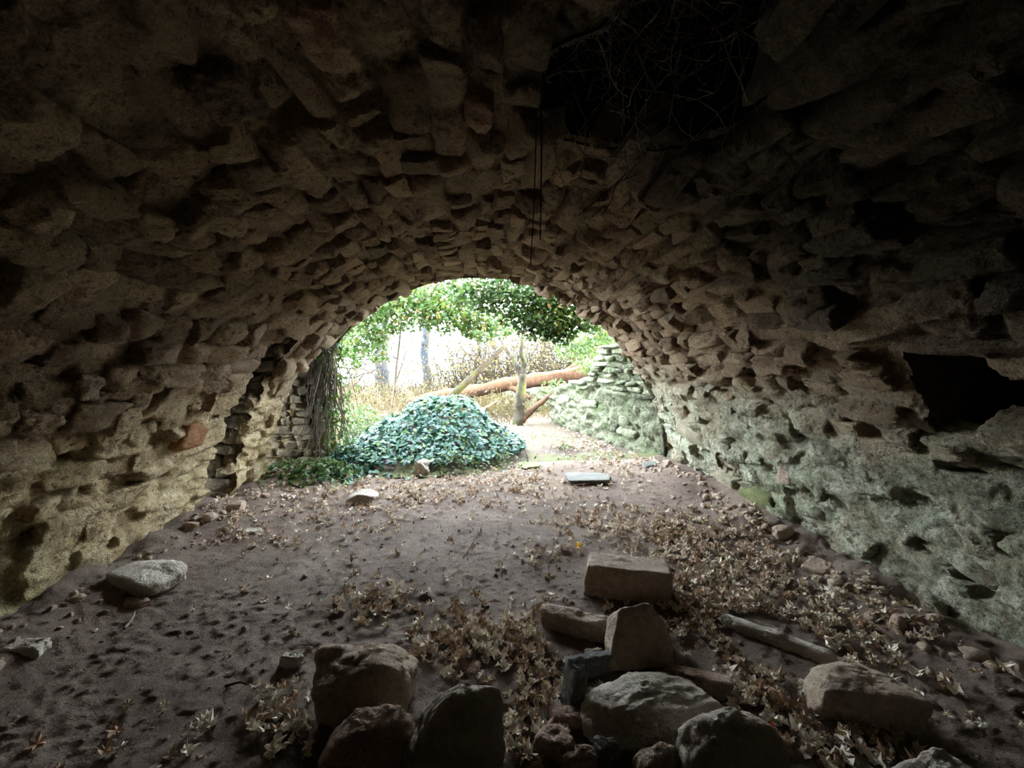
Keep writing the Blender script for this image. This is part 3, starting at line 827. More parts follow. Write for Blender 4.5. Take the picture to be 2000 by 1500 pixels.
rk('stone', 'broad brown block sitting alone on the right part of the floor', (1578, 1775, 1272, 1368, 1446), mat=M_ROCK_BROWN, seed=13, k=11, rotz=-0.25, scale=(0.92, 0.85, 1), noise_amp=0.02, cuts=((0.6, 0.3, 0.7, 0.95), (-0.6, 0.5, 0.6, 1.0)))
rk('stone', 'pale pointed stone at the bottom right corner', (1755, 1915, 1452, 1510, 1600), mat=M_ROCK_PALE, seed=14, k=11, noise_amp=0.018, cuts=((-0.6, -0.1, 0.75, 0.8), (0.7, 0.1, 0.66, 0.85)))
rk('stone', 'thin flat diamond-shaped plate lying by the foot of the right wall', (1556, 1640, 1092, 1118, 1126), mat=M_ROCK_BROWN, seed=15, k=24, cham=0, rotz=0.6, scale=(0.75, 0.75, 1), noise_amp=0.004, sink=0.03)
# small broken stones
SM = [('broken red stone at the foot of the ridged boulder', (1046, 1128, 1418, 1455, 1496), M_ROCK_RED),
      ('small red shard below the broken red stone', (1098, 1168, 1458, 1482, 1520), M_ROCK_RED),
      ('dark pointed shard wedged before the ridged boulder', (1160, 1206, 1446, 1466, 1510), M_SLATE),
      ('slanting red stone under the narrow dark stone', (1072, 1150, 1378, 1404, 1430), M_ROCK_RED),
      ('small pinkish stone beside the leaning slab', (1143, 1184, 1262, 1276, 1292), M_ROCK_PALE),
      ('brown stone under the ridged boulder at the bottom edge', (1232, 1336, 1462, 1486, 1540), M_ROCK_BROWN),
      ('small stone alone on the bare dirt near the tall boulder', (552, 592, 1272, 1284, 1302), M_ROCK_PALE),
      ('low dark lump in the shade of the squared block', (1248, 1274, 1174, 1183, 1196), M_ROCK_BROWN)]
for i, (lb, px, mt) in enumerate(SM):
    rk('stone', lb, px, mat=mt, seed=30 + i, level=4, k=14, noise_amp=0.012, sink=0.02, rotz=0.3 * (i % 3 - 1))
# stones along the left wall and on the far floor
rk('stone', 'pale-topped angular stone leaning against the left wall', (248, 358, 1084, 1128, 1168), mat=M_ROCK_PALE, seed=41, k=14, noise_amp=0.02, cuts=((0.6, -0.1, 0.75, 0.9), (-0.2, 0.6, 0.7, 0.9)), rotz=-0.3)
rk('stone', 'small flat red stone before the pale-topped angular stone', (243, 286, 1166, 1178, 1190), mat=M_ROCK_RED, seed=42, level=4, noise_amp=0.006)
rk('stone', 'low pale lump at the foot of the left wall near the frame edge', (20, 92, 1254, 1278, 1300), mat=M_ROCK_PALE, seed=43, noise_amp=0.02, level=4)
rk('stone', 'lilac-grey pointed stone on the leaves before the ivy mound', (682, 738, 952, 964, 982), mat=M_ROCK_GREY, seed=44, k=12, noise_amp=0.012, cuts=((-0.7, 0, 0.7, 0.85), (0.6, 0, 0.8, 0.8)))
rk('stone', 'long dark green slate slab lying flat on the path', (1107, 1192, 921, 938, 946), mat=M_SLATE, seed=45, k=20, noise_amp=0.012, strata=0.008, rotz=-0.1)
rk('stone', 'small pale green flat stone at the edge of the path', (1013, 1054, 901, 912, 918), mat=M_ROCK_MOSS, seed=46, k=12, noise_amp=0.01, level=4)
rk('stone', 'grey weathered stump-like stone poking out of the ivy', (810, 838, 892, 897, 930), mat=M_ROCK_GREY, seed=47, k=9, noise_amp=0.03, cuts=((0.5, -0.3, 0.8, 0.7), (-0.7, 0.2, 0.6, 0.8)), level=4)
rk('stone', 'dark stone on the path edge beside the outer wall', (1256, 1284, 903, 909, 918), mat=M_SLATE, seed=48, k=12, noise_amp=0.01, level=4)
rk('stone', 'flat brown stone among the leaves near the left recess', (478, 512, 1030, 1038, 1044), mat=M_ROCK_PALE, seed=49, k=12, noise_amp=0.006, level=4)

# named stones set in the walls (parts of the walls)
def wall_stone(px, py, wpx, hpx, parent, mat, tint, prot=0.05, seed=0, k=12):
    p = ray_vault(px, py); side = -1 if p[0] < 0 else 1
    u = float(u_of(side, p[2])); x, z, tx, tz = section(u)
    n = np.array([float(tz), 0, float(-tx)]); t = np.array([float(tx), 0, float(tz)])
    zc = project(p)[2]
    pr = project(np.array([p, p + 0.1 * t, p + np.array([0, 0.1, 0])]))
    su = np.linalg.norm(pr[1, :2] - pr[0, :2]) / 0.1; sv = np.linalg.norm(pr[2, :2] - pr[0, :2]) / 0.1
    ext = np.array([hpx / su / 2, wpx / sv / 2, 0.11])
    rng = np.random.default_rng(500 + seed)
    B, F = polytope_batch(1, 14, rng, k=k + 6, cube=True, hmin=1.0, hmax=1.5); B = B[0] * ext
    B = B + B / (np.linalg.norm(B, axis=1, keepdims=True) + 1e-9) * (0.016 * fbm((B + seed) * 10, 3, 7) + 0.008 * fbm((B + seed) * 30, 2, 9))[:, None]
    c = p + n * (float(shell_disp(p[None])[0]) + prot - 0.11)
    W = c + B[:, 0:1] * t + B[:, 1:2] * np.array([0, 1, 0]) + B[:, 2:3] * n
    return obj('stone', mesh_np('stone', W - c, F, mat, tint, sharp=50), parent, c)
for i, (px, py, w, h, t) in enumerate(((105, 752, 150, 40, 0.62), (270, 745, 90, 80, 0.55), (215, 805, 150, 55, 0.5), (355, 775, 100, 70, 0.66), (470, 738, 50, 26, 0.72), (448, 762, 40, 28, 0.7), (350, 655, 110, 40, 0.5), (425, 680, 80, 32, 0.55))):
    wall_stone(px, py, w, h, wl if py > 700 else ce, M_STONE, t, 0.06, i)
tag(wall_stone(372, 856, 62, 60, wl, make_rock('orange_stone', (0.28, 0.12, 0.05), (0.50, 0.25, 0.11)), 0.9, 0.07, 21), 'rust-orange stone at the edge of the recess')
tag(wall_stone(1480, 962, 66, 38, wr, M_ROCK_MOSS, 0.5, 0.08, 22, 6), 'rounded yellow-green mossy stone')
M_BEIGE = make_rock('wall_beige', (0.22, 0.18, 0.11), (0.44, 0.38, 0.26))
tag(wall_stone(1422, 945, 46, 44, wr, M_BEIGE, 0.5, 0.07, 23, 8), 'smooth beige stone')
wall_stone(1530, 932, 34, 30, wr, M_ROCK_BROWN, 0.5, 0.06, 24, 8)
wall_stone(1340, 838, 60, 70, wr, M_BEIGE, 0.5, 0.05, 25, 7)
for i, (px, py, w, h, t) in enumerate(((1432, 708, 70, 26, 0.62), (1500, 712, 60, 28, 0.6), (1555, 705, 50, 26, 0.78), (1570, 745, 90, 36, 0.5), (1690, 720, 70, 26, 0.55))):
    wall_stone(px, py, w, h, ce, M_STONE, t, 0.07, 40 + i)

# ------------------------------------------------------------------ leaves
def fan(outline, lift):
    n = len(outline); V = np.vstack([[0, 0, 0], np.column_stack([outline, lift])])
    F = np.array([(0, 1 + i, 1 + (i + 1) % n) for i in range(n)]); return V, F
def maple(rng):
    ang = np.radians([-90, -62, -38, -20, -2, 14, 28, 44, 62, 76, 90, 104, 118, 136, 152, 166, 182, 200, 218, 242])
    rad = np.array([0.40, 0.70, 0.55, 0.70, 0.95, 0.66, 0.70, 1.0, 0.70, 0.80, 1.10, 0.80, 0.70, 1.0, 0.70, 0.66, 0.95, 0.70, 0.55, 0.70]) * rng.uniform(0.85, 1.12, 20)
    o = np.stack([np.cos(ang), np.sin(ang)], -1) * rad[:, None]
    curl = rng.uniform(0.5, 1.3); a = rng.uniform(0, 6.28)
    lift = curl * (0.35 * rad ** 2 * rng.uniform(0.2, 1.3, 20) + 0.45 * (o @ np.array([math.cos(a), math.sin(a)])) ** 2 * rng.choice([1, 1, -0.6]))
    lift += rng.normal(0, 0.17, 20)
    o = o * (1 - 0.40 * np.clip(curl * rad * rng.uniform(0.3, 1.2, 20), 0, 0.9))[:, None]
    V, F = fan(o, lift)
    # a curled stalk
    s = np.array([(-0.02, -0.25, 0.02), (0.02, -0.25, 0.02), (0.05, -0.85, 0.12 + 0.2 * curl), (0.02, -0.85, 0.12 + 0.2 * curl)])
    b = len(V); V = np.vstack([V, s]); F = np.vstack([F, [(b, b + 1, b + 2), (b, b + 2, b + 3)]])
    return V, F
def ivyleaf(rng):
    ang = np.radians([-90, -50, -10, 25, 55, 90, 125, 155, 190, 230])
    rad = np.array([0.35, 0.75, 0.85, 0.60, 0.72, 1.15, 0.72, 0.60, 0.85, 0.75]) * rng.uniform(0.9, 1.1, 10)
    o = np.stack([np.cos(ang), np.sin(ang)], -1) * rad[:, None]
    return fan(o, -0.18 * np.abs(o[:, 0]) + rng.normal(0, 0.05, 10))
def simpleleaf(rng):
    o = np.array([(0, -0.9), (0.34, -0.35), (0.40, 0.2), (0, 1.0), (-0.40, 0.2), (-0.34, -0.35)])
    V, F = fan(o, 0.12 * np.abs(o[:, 0]) + rng.normal(0, 0.05, 6)); return V, F
_lr = np.random.default_rng(3)
MAPLES = [maple(_lr) for _ in range(14)]; IVIES = [ivyleaf(_lr) for _ in range(6)]; SIMPLE = [simpleleaf(_lr) for _ in range(5)]

def basis(nrm, spin):
    n = nrm / (np.linalg.norm(nrm, axis=1, keepdims=True) + 1e-9)
    a = np.where(np.abs(n[:, 2:3]) < 0.9, np.array([[0, 0, 1.0]]), np.array([[1.0, 0, 0]]))
    t = np.cross(a, n); t /= np.linalg.norm(t, axis=1, keepdims=True); b = np.cross(n, t)
    c, s = np.cos(spin)[:, None], np.sin(spin)[:, None]
    return c * t + s * b, -s * t + c * b, n
def leaf_cloud(name, pos, nrm, size, temps, mat, rng, parent=None, kind='stuff', tint=None):
    N = len(pos); spin = rng.uniform(0, 6.283, N); T, B, Nn = basis(nrm, spin)
    pick = rng.integers(0, len(temps), N); Vs, Fs, Ts = [], [], []; off = 0
    tint = rng.uniform(0, 1, N) if tint is None else tint
    for k, (tv, tf) in enumerate(temps):
        i = np.where(pick == k)[0]
        if not len(i): continue
        W = pos[i][:, None] + size[i][:, None, None] * (tv[None, :, 0:1] * T[i][:, None] + tv[None, :, 1:2] * B[i][:, None] + tv[None, :, 2:3] * Nn[i][:, None])
        Vs.append(W.reshape(-1, 3)); n = len(tv)
        Fs.append((tf[None] + off + (np.arange(len(i)) * n)[:, None, None]).reshape(-1, 3)); off += n * len(i)
        Ts.append(np.repeat(tint[i], n))
    o = obj(name, mesh_np(name, np.vstack(Vs), np.vstack(Fs), mat, np.concatenate(Ts), smooth=False), parent)
    if kind: o['kind'] = kind
    return o

# fallen maple leaves: drifts on the floor (image-row ellipses cast onto the ground)
DRIFT = [  # px, py, rx, ry, count, group
    (1330, 1045, 150, 45, 420, 'r'), (1420, 1110, 120, 45, 300, 'r'), (1200, 1010, 160, 40, 260, 'f'), (1380, 1190, 120, 60, 330, 'r'),
    (960, 1260, 130, 55, 330, 'h'), (1100, 1235, 90, 50, 150, 'h'), (730, 1175, 70, 32, 90, 'h'), (1060, 1085, 50, 30, 45, 'h'),
    (800, 960, 220, 35, 520, 'f'), (1000, 940, 150, 35, 380, 'f'), (640, 1000, 160, 40, 200, 'f'), (1230, 900, 100, 30, 260, 'f'),
    (440, 1000, 50, 35, 120, 'l'), (500, 1045, 80, 22, 60, 'l'), (1560, 1225, 150, 70, 230, 'r'), (1600, 1350, 200, 90, 110, 'r'),
    (1480, 1330, 90, 90, 190, 'r'), (1640, 1470, 160, 60, 90, 'r'), (1090, 1340, 70, 60, 60, 'h'), (1040, 1440, 60, 70, 90, 'h'),
    (560, 1400, 60, 60, 70, 'h'), (330, 1440, 160, 60, 22, 'l'), (700, 1100, 300, 110, 90, 'f'), (1700, 1130, 160, 60, 120, 'r'), (1750, 1250, 180, 80, 110, 'r'), (1000, 850, 160, 20, 300, 'f'), (1150, 870, 60, 16, 200, 'f')]
_dr = np.random.default_rng(77)
LP, LG = [], []
for (px, py, rx, ry, n, g) in DRIFT:
    for _ in range(n):
        a, b = _dr.normal(0, 0.62, 2)
        X, Yp = px + a * rx, py + b * ry
        if Yp < 760: continue
        p = on_floor(X, Yp)
        if p[1] > 11 or p[1] < 0.5: continue
        if p[1] < YEND and not (-2.5 < p[0] < 2.45): continue
        if p[1] >= YEND - 0.1 and (p[0] > np.interp(p[1], [5.3, 5.9, 6.7, 7.5, 8.6, 8.7], [2.42, 2.22, 1.98, 1.70, 1.40, 9.0]) or (p[0] < -1.85 and p[1] < 5.9)): continue
        h = 0.0; skip = False
        for (rx0, ry0, ra, rb, rh) in ROCKS:
            e = ((p[0] - rx0) / (ra + 0.02)) ** 2 + ((p[1] - ry0) / (rb + 0.02)) ** 2
            if e < 1.0: skip = True; break
        if skip: continue
        LP.append((p[0], p[1])); LG.append(g)
LP = np.array(LP); LG = np.array(LG)
LZ = ground_h(LP[:, 0], LP[:, 1]) + _dr.uniform(0.004, 0.03, len(LP))
LP3 = np.column_stack([LP, LZ])
LS = _dr.uniform(0.022, 0.048, len(LP))
_pj = project(LP3); _scr = LS / _pj[:, 2] * ((_pj[:, 0] > 5) & (_pj[:, 0] < 1995) & (_pj[:, 1] < 1495))
order = np.argsort(-_scr); topl, restl = order[:300], order[300:]
LEAFMESH = [[mesh_np('fallen_leaf', v, f, mt, 0.0, smooth=False) for v, f in MAPLES] for mt in (M_DRY_PALE, M_DRY_BROWN)]
def leaf_label(x, y):
    """which stone the leaf lies by, and on which side of it"""
    d, rx0, ry0, nm = min((math.hypot(x - r[0], y - r[1]) - 0.5 * (r[2] + r[3]), r[0], r[1], nm) for r, nm in zip(ROCKS, ROCKNAMES))
    side = 'behind' if y - ry0 > abs(x - rx0) else ('before' if ry0 - y > abs(x - rx0) else 'beside')
    k = 0 if d < 0.06 else (1 if d < 0.2 else 2)
    if side == 'beside': where = ('touching', 'near', 'off')[k] + ' the %s side of' % ('niche' if x > rx0 else 'recess')
    else: where = ('close', 'just', 'well')[k] + ' ' + side
    return '%s the %s' % (where, nm), 'maple leaves lying near the ' + nm
for i in topl:
    tone = int(_dr.uniform() < 0.42)
    o = obj('fallen_leaf', LEAFMESH[tone][int(_dr.integers(0, 14))], None, LP3[i])
    o.scale = (LS[i],) * 3
    o.rotation_euler = (_dr.normal(0, 0.5), _dr.normal(0, 0.5), _dr.uniform(0, 6.28))
    lb, gr = leaf_label(*LP[i]); tag(o, ('pale tan', 'brown')[tone] + ' maple leaf ' + lb, 'leaf', gr)
_n = np.column_stack([_dr.normal(0, 0.65, len(restl)), _dr.normal(0, 0.65, len(restl)), np.ones(len(restl))])
lo = leaf_cloud('leaf_litter', LP3[restl], _n, LS[restl], MAPLES, M_DRY, _dr)
tag(lo, 'small dry leaf litter scattered over the floor and path', 'leaf litter', kind='stuff')
def one_leaf(px, py, mat, label, size=0.035):
    p = on_floor(px, py); p[2] = float(ground_h(p[0], p[1])) + 0.03
    v, f = MAPLES[3]
    o = obj('fallen_leaf', mesh_np('fallen_leaf', v, f, mat, 0.3, smooth=False), None, p); o.scale = (size,) * 3
    o.rotation_euler = (0.35, 0.2, 0.5); return tag(o, label, 'leaf')
one_leaf(1128, 1078, M_YELLOW, 'bright yellow leaf beside the squared block', 0.045)
one_leaf(1505, 1438, M_REDLEAF, 'small red leaf by the big-shouldered boulder', 0.02)

# grit, clods and chips on the dirt
_gr = np.random.default_rng(91)
N = 5200
gp = np.column_stack([_gr.uniform(-2.5, 2.5, N), 0.6 + 4.6 * _gr.uniform(0, 1, N) ** 1.5])
gz = ground_h(gp[:, 0], gp[:, 1])
B, F = polytope_batch(60, 1, _gr, k=8)
gs = np.exp(_gr.normal(math.log(0.0045), 0.5, N)); pick = _gr.integers(0, 60, N)
W = B[pick] * gs[:, None, None] * _gr.uniform(0.5, 1.2, (N, 1, 3)) + np.column_stack([gp, gz + gs * 0.3])[:, None]
n = W.shape[1]
o = obj('grit', mesh_np('grit', W.reshape(-1, 3), (F[None] + (np.arange(N) * n)[:, None, None]).reshape(-1, 3), make_rock('grit', (0.16, 0.11, 0.08), (0.42, 0.32, 0.25)), 0.5))
tag(o, 'loose grit and small clods strewn over the dirt', 'grit', kind='stuff')

N = 420
sd = np.where(_gr.uniform(0, 1, N) < 0.4, -1, 1); cy = _gr.uniform(0.8, 5.2, N); cx = sd * (2.42 - np.abs(_gr.normal(0, 0.16, N)))
cs = np.exp(_gr.normal(math.log(0.015), 0.5, N)); pick = _gr.integers(0, 60, N)
B3, F3 = polytope_batch(60, 2, _gr, k=10)
W = B3[pick] * cs[:, None, None] * _gr.uniform(0.5, 1.3, (N, 1, 3)) + np.column_stack([cx, cy, ground_h(cx, cy) + cs * 0.2])[:, None]; n = W.shape[1]
o = obj('rubble', mesh_np('rubble', W.reshape(-1, 3), (F3[None] + (np.arange(N) * n)[:, None, None]).reshape(-1, 3), M_ROCK_BROWN, 0.5, sharp=45))
tag(o, 'small broken stone chips fallen along the foot of the walls', 'rubble', kind='stuff')

# ------------------------------------------------------------------ sticks, branches, trees
def tube(path, rad, sides=8, rough=0.0, seed=0):
    path = np.asarray(path, float); n = len(path)
    rad = np.broadcast_to(np.asarray(rad, float), (n,))
    t = np.gradient(path, axis=0); t /= np.linalg.norm(t, axis=1, keepdims=True) + 1e-9
    a = np.where(np.abs(t[:, 2:3]) < 0.9, np.array([[0, 0, 1.0]]), np.array([[1.0, 0, 0]]))
    b1 = np.cross(a, t); b1 /= np.linalg.norm(b1, axis=1, keepdims=True) + 1e-9; b2 = np.cross(t, b1)
    th = np.linspace(0, 2 * math.pi, sides, endpoint=False)
    V = path[:, None] + rad[:, None, None] * (np.cos(th)[None, :, None] * b1[:, None] + np.sin(th)[None, :, None] * b2[:, None])
    if rough:
        dn = V - path[:, None]; V = V + dn * (rough * fbm(V * 9, 3, seed))[..., None]
    Vf = np.vstack([V.reshape(-1, 3), path[:1], path[-1:]])
    i = np.arange(n - 1)[:, None]; j = np.arange(sides)[None]; j2 = (j + 1) % sides
    Fq = np.stack([i * sides + j, i * sides + j2, (i + 1) * sides + j2, (i + 1) * sides + j], -1).reshape(-1, 4)
    j = np.arange(sides); j2 = (j + 1) % sides
    F1 = np.stack([j2, j, np.full(sides, n * sides)], -1); F2 = np.stack([(n - 1) * sides + j, (n - 1) * sides + j2, np.full(sides, n * sides + 1)], -1)
    return Vf, Fq, np.vstack([F1, F2])
def tubes_mesh(name, items, mat):
    Vs, Q, T, off = [], [], [], 0
    for it in items:
        V, q, t = tube(*it) if isinstance(it, tuple) else it
        Vs.append(V); Q.append(q + off); T.append(t + off); off += len(V)
    return mesh_np(name, np.vstack(Vs), [np.vstack(Q), np.vstack(T)], mat, 0.5)
def smooth_path(pts, n=24):
    pts = np.asarray(pts, float)
    L = np.concatenate([[0], np.cumsum(np.linalg.norm(np.diff(pts, axis=0), axis=1))])
    cp = _catmull(pts, max(2, n // (len(pts) - 1))) if len(pts) > 2 else np.linspace(pts[0], pts[1], n)
    return cp
def walk(start, direc, length, seg, wob, rng, grav=0.0):
    p = np.array(start, float); d = np.array(direc, float); d /= np.linalg.norm(d); out = [p.copy()]
    for _ in range(seg):
        d = d + rng.normal(0, wob, 3) + np.array([0, 0, grav]); d /= np.linalg.norm(d)
        p = p + d * length / seg; out.append(p.copy())
    return np.array(out)

STK = [((243, 1232), (264, 1200), 0.008, 'pale split stick on the dirt below the left wall'), ((1040, 1335), (1100, 1300), 0.006, 'thin dark stick between the heaps of stones'),
       ((440, 1336), (482, 1334), 0.007, 'short dark twig flat on the bare dirt'), ((1120, 950), (1205, 944), 0.008, 'dark stick beside the slate slab on the path'),
       ((1770, 1238), (1825, 1236), 0.006, 'thin pale stick below the right wall'), ((905, 1090), (935, 1042), 0.004, 'thin bent stalk on the open dirt')]
for (a, b, r, lb) in STK:
    p0, p1 = on_floor(*a), on_floor(*b)
    p0[2] = float(ground_h(p0[0], p0[1])) + r + 0.004; p1[2] = float(ground_h(p1[0], p1[1])) + r + 0.012
    mid = (p0 + p1) / 2 + np.array([0.01, 0.005, 0.008])
    o = obj('stick', tubes_mesh('stick', [(smooth_path([p0, mid, p1], 12) - p0, np.linspace(r, r * 0.6, 13)[:len(smooth_path([p0, mid, p1], 12))], 7, 0.3)], M_ROOT if 'pale' in lb else M_TWIG), None, p0)
    tag(o, lb, 'stick')

# hanging strings of vine from the hole
def hanging(pts, r, label):
    p = [at_depth(px, py, y) for px, py, y in pts]
    path = smooth_path(p, 30)
    o = obj('hanging_vine', tubes_mesh('hanging_vine', [(path - path[0], np.linspace(r * 1.1, r, len(path)), 6, 0.2)], M_DARKTWIG), None, path[0])
    return tag(o, label, 'vine')
hanging([(1050, 130, 1.62), (1057, 240, 1.62), (1057, 350, 1.62), (1055, 468, 1.62)], 0.0032, 'thick dark vine string hanging straight from the vault hole')
hanging([(1050, 160, 1.70), (1047, 260, 1.70), (1043, 400, 1.70), (1036, 518, 1.70)], 0.0022, 'thin longer vine string hanging beside the thick one')
_tw = np.random.default_rng(40)
hanging([(1235, 325, 1.95), (1210, 352, 1.98), (1170, 388, 2.02), (1130, 420, 2.05)], 0.0028, 'slanting twig sticking out of the vault beyond the hole')
hanging([(1245, 340, 1.95), (1205, 360, 1.97), (1195, 390, 2.0), (1178, 418, 2.0)], 0.0022, 'crooked twig beside the slanting one in the vault')

# tangle of roots and ivy growing down into the hole
hc = np.mean(HOLE, axis=0); items = []
for _ in range(1500):
    x = hc[0] + _tw.uniform(-0.5, 0.6); y = hc[1] + _tw.uniform(-0.55, 0.35); z = _tw.uniform(2.42, 3.2)
    w = walk((x, y, z), (_tw.normal(0, .8), _tw.normal(0, .8), _tw.normal(-0.3, 0.6)), _tw.uniform(0.2, 0.6), 6, 0.28, _tw)
    if (~in_poly(HOLE, w[:, 0], w[:, 1]) & (w[:, 2] < 3.3)).any(): continue
    items.append((w, np.linspace(1, 0.5, 7) * _tw.uniform(0.0015, 0.0035), 4))
tg = thing('twig_tangle', 'tangle of dry twigs and ivy filling the hole in the vault', 'tangle', (hc[0], hc[1], 3.0))
_m = obj('twigs', tubes_mesh('twigs', items, M_ROOT), tg); _m.matrix_parent_inverse = Matrix.Translation((-hc[0], -hc[1], -3.0)); _m['kind'] = 'stuff'
pos = np.column_stack([hc[0] + _tw.uniform(-0.8, 0.9, 9000), hc[1] + _tw.uniform(-0.8, 0.8, 9000), _tw.uniform(3.2, 4.0, 9000)])
_gap = on_floor(1448, 28, 3.5)[:2]; pos = pos[np.hypot(pos[:, 0] - _gap[0], pos[:, 1] - _gap[1]) > 0.07]
_m = leaf_cloud('foliage', pos, _tw.normal(0, 0.7, (len(pos), 3)) + np.array([0, 0, 1.0]), _tw.uniform(0.035, 0.06, len(pos)), IVIES, M_IVY, _tw, tg)
_m.matrix_parent_inverse = Matrix.Translation((-hc[0], -hc[1], -3.0))

# ---- ivy mound
def mound_h(x, y):
    g = lambda cx, cy, sx, sy, h: h * np.exp(-((x - cx) / sx) ** 2 - ((y - cy) / sy) ** 2)
    return np.maximum.reduce([0.78 * np.exp(-(((x + 0.58) / 0.80) ** 4) - ((y - 6.15) / 0.8) ** 2), g(-0.35, 6.2, 0.5, 0.7, 0.76), g(0.15, 5.9, 0.42, 0.5, 0.40), g(-1.25, 5.9, 0.6, 0.7, 0.50), g(-0.6, 5.35, 0.9, 0.4, 0.22)])
def surf_pts(n, x0, x1, y0, y1, rng, hmin):
    x = rng.uniform(x0, x1, n * 3); y = rng.uniform(y0, y1, n * 3); h = mound_h(x, y); k = h > hmin
    x, y, h = x[k][:n], y[k][:n], h[k][:n]
    e = 0.02; nx = -(mound_h(x + e, y) - h) / e; ny = -(mound_h(x, y + e) - h) / e
    return np.column_stack([x, y, h]), np.column_stack([nx, ny, np.ones_like(x)])
_ir = np.random.default_rng(55)
md = thing('ivy_mound', 'mound thickly covered in dark blue-green ivy in the opening', 'ivy', (-0.5, 5.9, 0))
mx_, my_ = np.meshgrid(np.linspace(-2.2, 0.9, 70), np.linspace(4.8, 7.6, 60), indexing='ij')
Vm = np.stack([mx_, my_, mound_h(mx_, my_) * 0.9 - 0.04 + 0.03 * fbm(np.stack([mx_, my_, 0 * mx_], -1) * 6, 3, 4)], -1).reshape(-1, 3)
MI = Matrix.Translation((0.5, -5.9, 0))
_m = obj('earth_heap', mesh_np('earth_heap', Vm, grid_faces(70, 60), M_GROUND, 0.4), md); _m.matrix_parent_inverse = MI
P_, N_ = surf_pts(3600, -2.0, 0.75, 4.9, 7.3, _ir, 0.09)
P_[:, 2] += _ir.uniform(0.0, 0.09, len(P_)); N_ = N_ / np.linalg.norm(N_, axis=1, keepdims=True) + _ir.normal(0, 0.38, (len(P_), 3)) + np.array([0, -0.25, 0.15])
S_ = _ir.uniform(0.032, 0.060, len(P_))
sc_ = S_ / P_[:, 1] * (P_[:, 1] < 6.2); o_ = np.argsort(-sc_); tp, rs = o_[:300], o_[300:]
IVM = [mesh_np('leaf', v, f, M_IVY, 0.1 * k, smooth=False) for k, (v, f) in enumerate(IVIES)]
T_, B_, Q_ = basis(N_[tp], _ir.uniform(0, 6.28, 300))
for k, i in enumerate(tp):
    o = obj('leaf', IVM[int(_ir.integers(0, 6))], md)
    R_ = Matrix((T_[k], B_[k], Q_[k])).transposed()
    o.matrix_parent_inverse = MI
    o.matrix_basis = Matrix.Translation(P_[i]) @ R_.to_4x4() @ Matrix.Scale(S_[i], 4)
_m = leaf_cloud('foliage', P_[rs], N_[rs], S_[rs], IVIES, M_IVY, _ir, md); _m.matrix_parent_inverse = MI

# ---- greener ivy and nettles at the pier foot
def patch(name, label, cat, cx, cy, sx, sy, h, n, size, mat, temps, rng, stems=0):
    t = thing(name, label, cat, (cx, cy, 0)); I = Matrix.Translation((-cx, -cy, 0))
    x = rng.normal(cx, sx, n); y = rng.normal(cy, sy, n)
    top = h * np.exp(-((x - cx) / (sx * 1.5)) ** 2 - ((y - cy) / (sy * 1.5)) ** 2)
    z = ground_h(x, y, False) + 0.02 + top * rng.uniform(0.2, 1.0, n)
    nn = rng.normal(0, 0.5, (n, 3)) + np.array([0, -0.3, 1.0])
    m = leaf_cloud('foliage', np.column_stack([x, y, z]), nn, rng.uniform(size * 0.7, size * 1.3, n), temps, mat, rng, t); m.matrix_parent_inverse = I
    it = []
    for _ in range(stems):
        a, b = rng.normal(cx, sx * 0.8), rng.normal(cy, sy * 0.8)
        it.append((walk((a, b, float(ground_h(a, b, False))), (rng.normal(0, .3), rng.normal(0, .3), 1), h * rng.uniform(0.6, 1.1), 5, 0.2, rng), np.linspace(0.005, 0.002, 6), 4))
    if it:
        m = obj('stems', tubes_mesh('stems', it, M_TWIG), t); m.matrix_parent_inverse = I; m['kind'] = 'stuff'
    return t
patch('ground_ivy', 'low green ivy creeping out from the foot of the pier', 'ivy', -2.0, 4.95, 0.30, 0.22, 0.22, 420, 0.038, M_GREEN, IVIES, _ir, 30)
patch('ground_ivy', 'leafy ivy between the pier and the ivy mound', 'ivy', -1.65, 5.35, 0.30, 0.30, 0.34, 600, 0.040, M_IVY, IVIES, _ir, 30)
patch('weed_clump', 'light green weeds growing in front of the ivy mound', 'weeds', -0.35, 5.05, 0.28, 0.14, 0.26, 300, 0.03, M_GREEN, SIMPLE, _ir, 30)
patch('weed_clump', 'pale weeds at the right foot of the ivy mound', 'weeds', 0.15, 5.3, 0.24, 0.16, 0.20, 260, 0.028, M_GREEN, SIMPLE, _ir, 24)
patch('weed_clump', 'tall pale green nettles behind the pier', 'weeds', -2.0, 6.6, 0.42, 0.5, 0.72, 2600, 0.036, M_GREEN, SIMPLE, _ir, 70)
patch('weed_clump', 'small yellow-green tuft beside the path', 'weeds', 1.25, 5.95, 0.07, 0.07, 0.12, 50, 0.025, M_GREEN, SIMPLE, _ir, 8)

# ---- brown ivy stems hanging on the pier, with leaves
iv = thing('hanging_ivy', 'curtain of brown ivy stems and leaves hanging down the pier', 'ivy', (-1.95, 5.2, 0))
I = Matrix.Translation((1.95, -5.2, 0)); it = []
for _ in range(95):
    x = -1.98 + _ir.normal(0, 0.10); y = 5.28 + _ir.normal(0, 0.09)
    it.append((walk((x, y, _ir.uniform(1.2, 1.85)), (_ir.normal(0, .12), _ir.normal(-.05, .12), -1), _ir.uniform(0.5, 1.5), 8, 0.12, _ir, -0.06), np.linspace(1, .6, 9) * _ir.uniform(0.003, 0.008), 4))
m = obj('stems', tubes_mesh('stems', it, M_TWIG), iv); m.matrix_parent_inverse = I; m['kind'] = 'stuff'
n = 620; ps = np.column_stack([-1.90 + _ir.normal(0, 0.10, n), 5.36 + _ir.normal(0, 0.15, n), _ir.uniform(0.1, 1.85, n)])
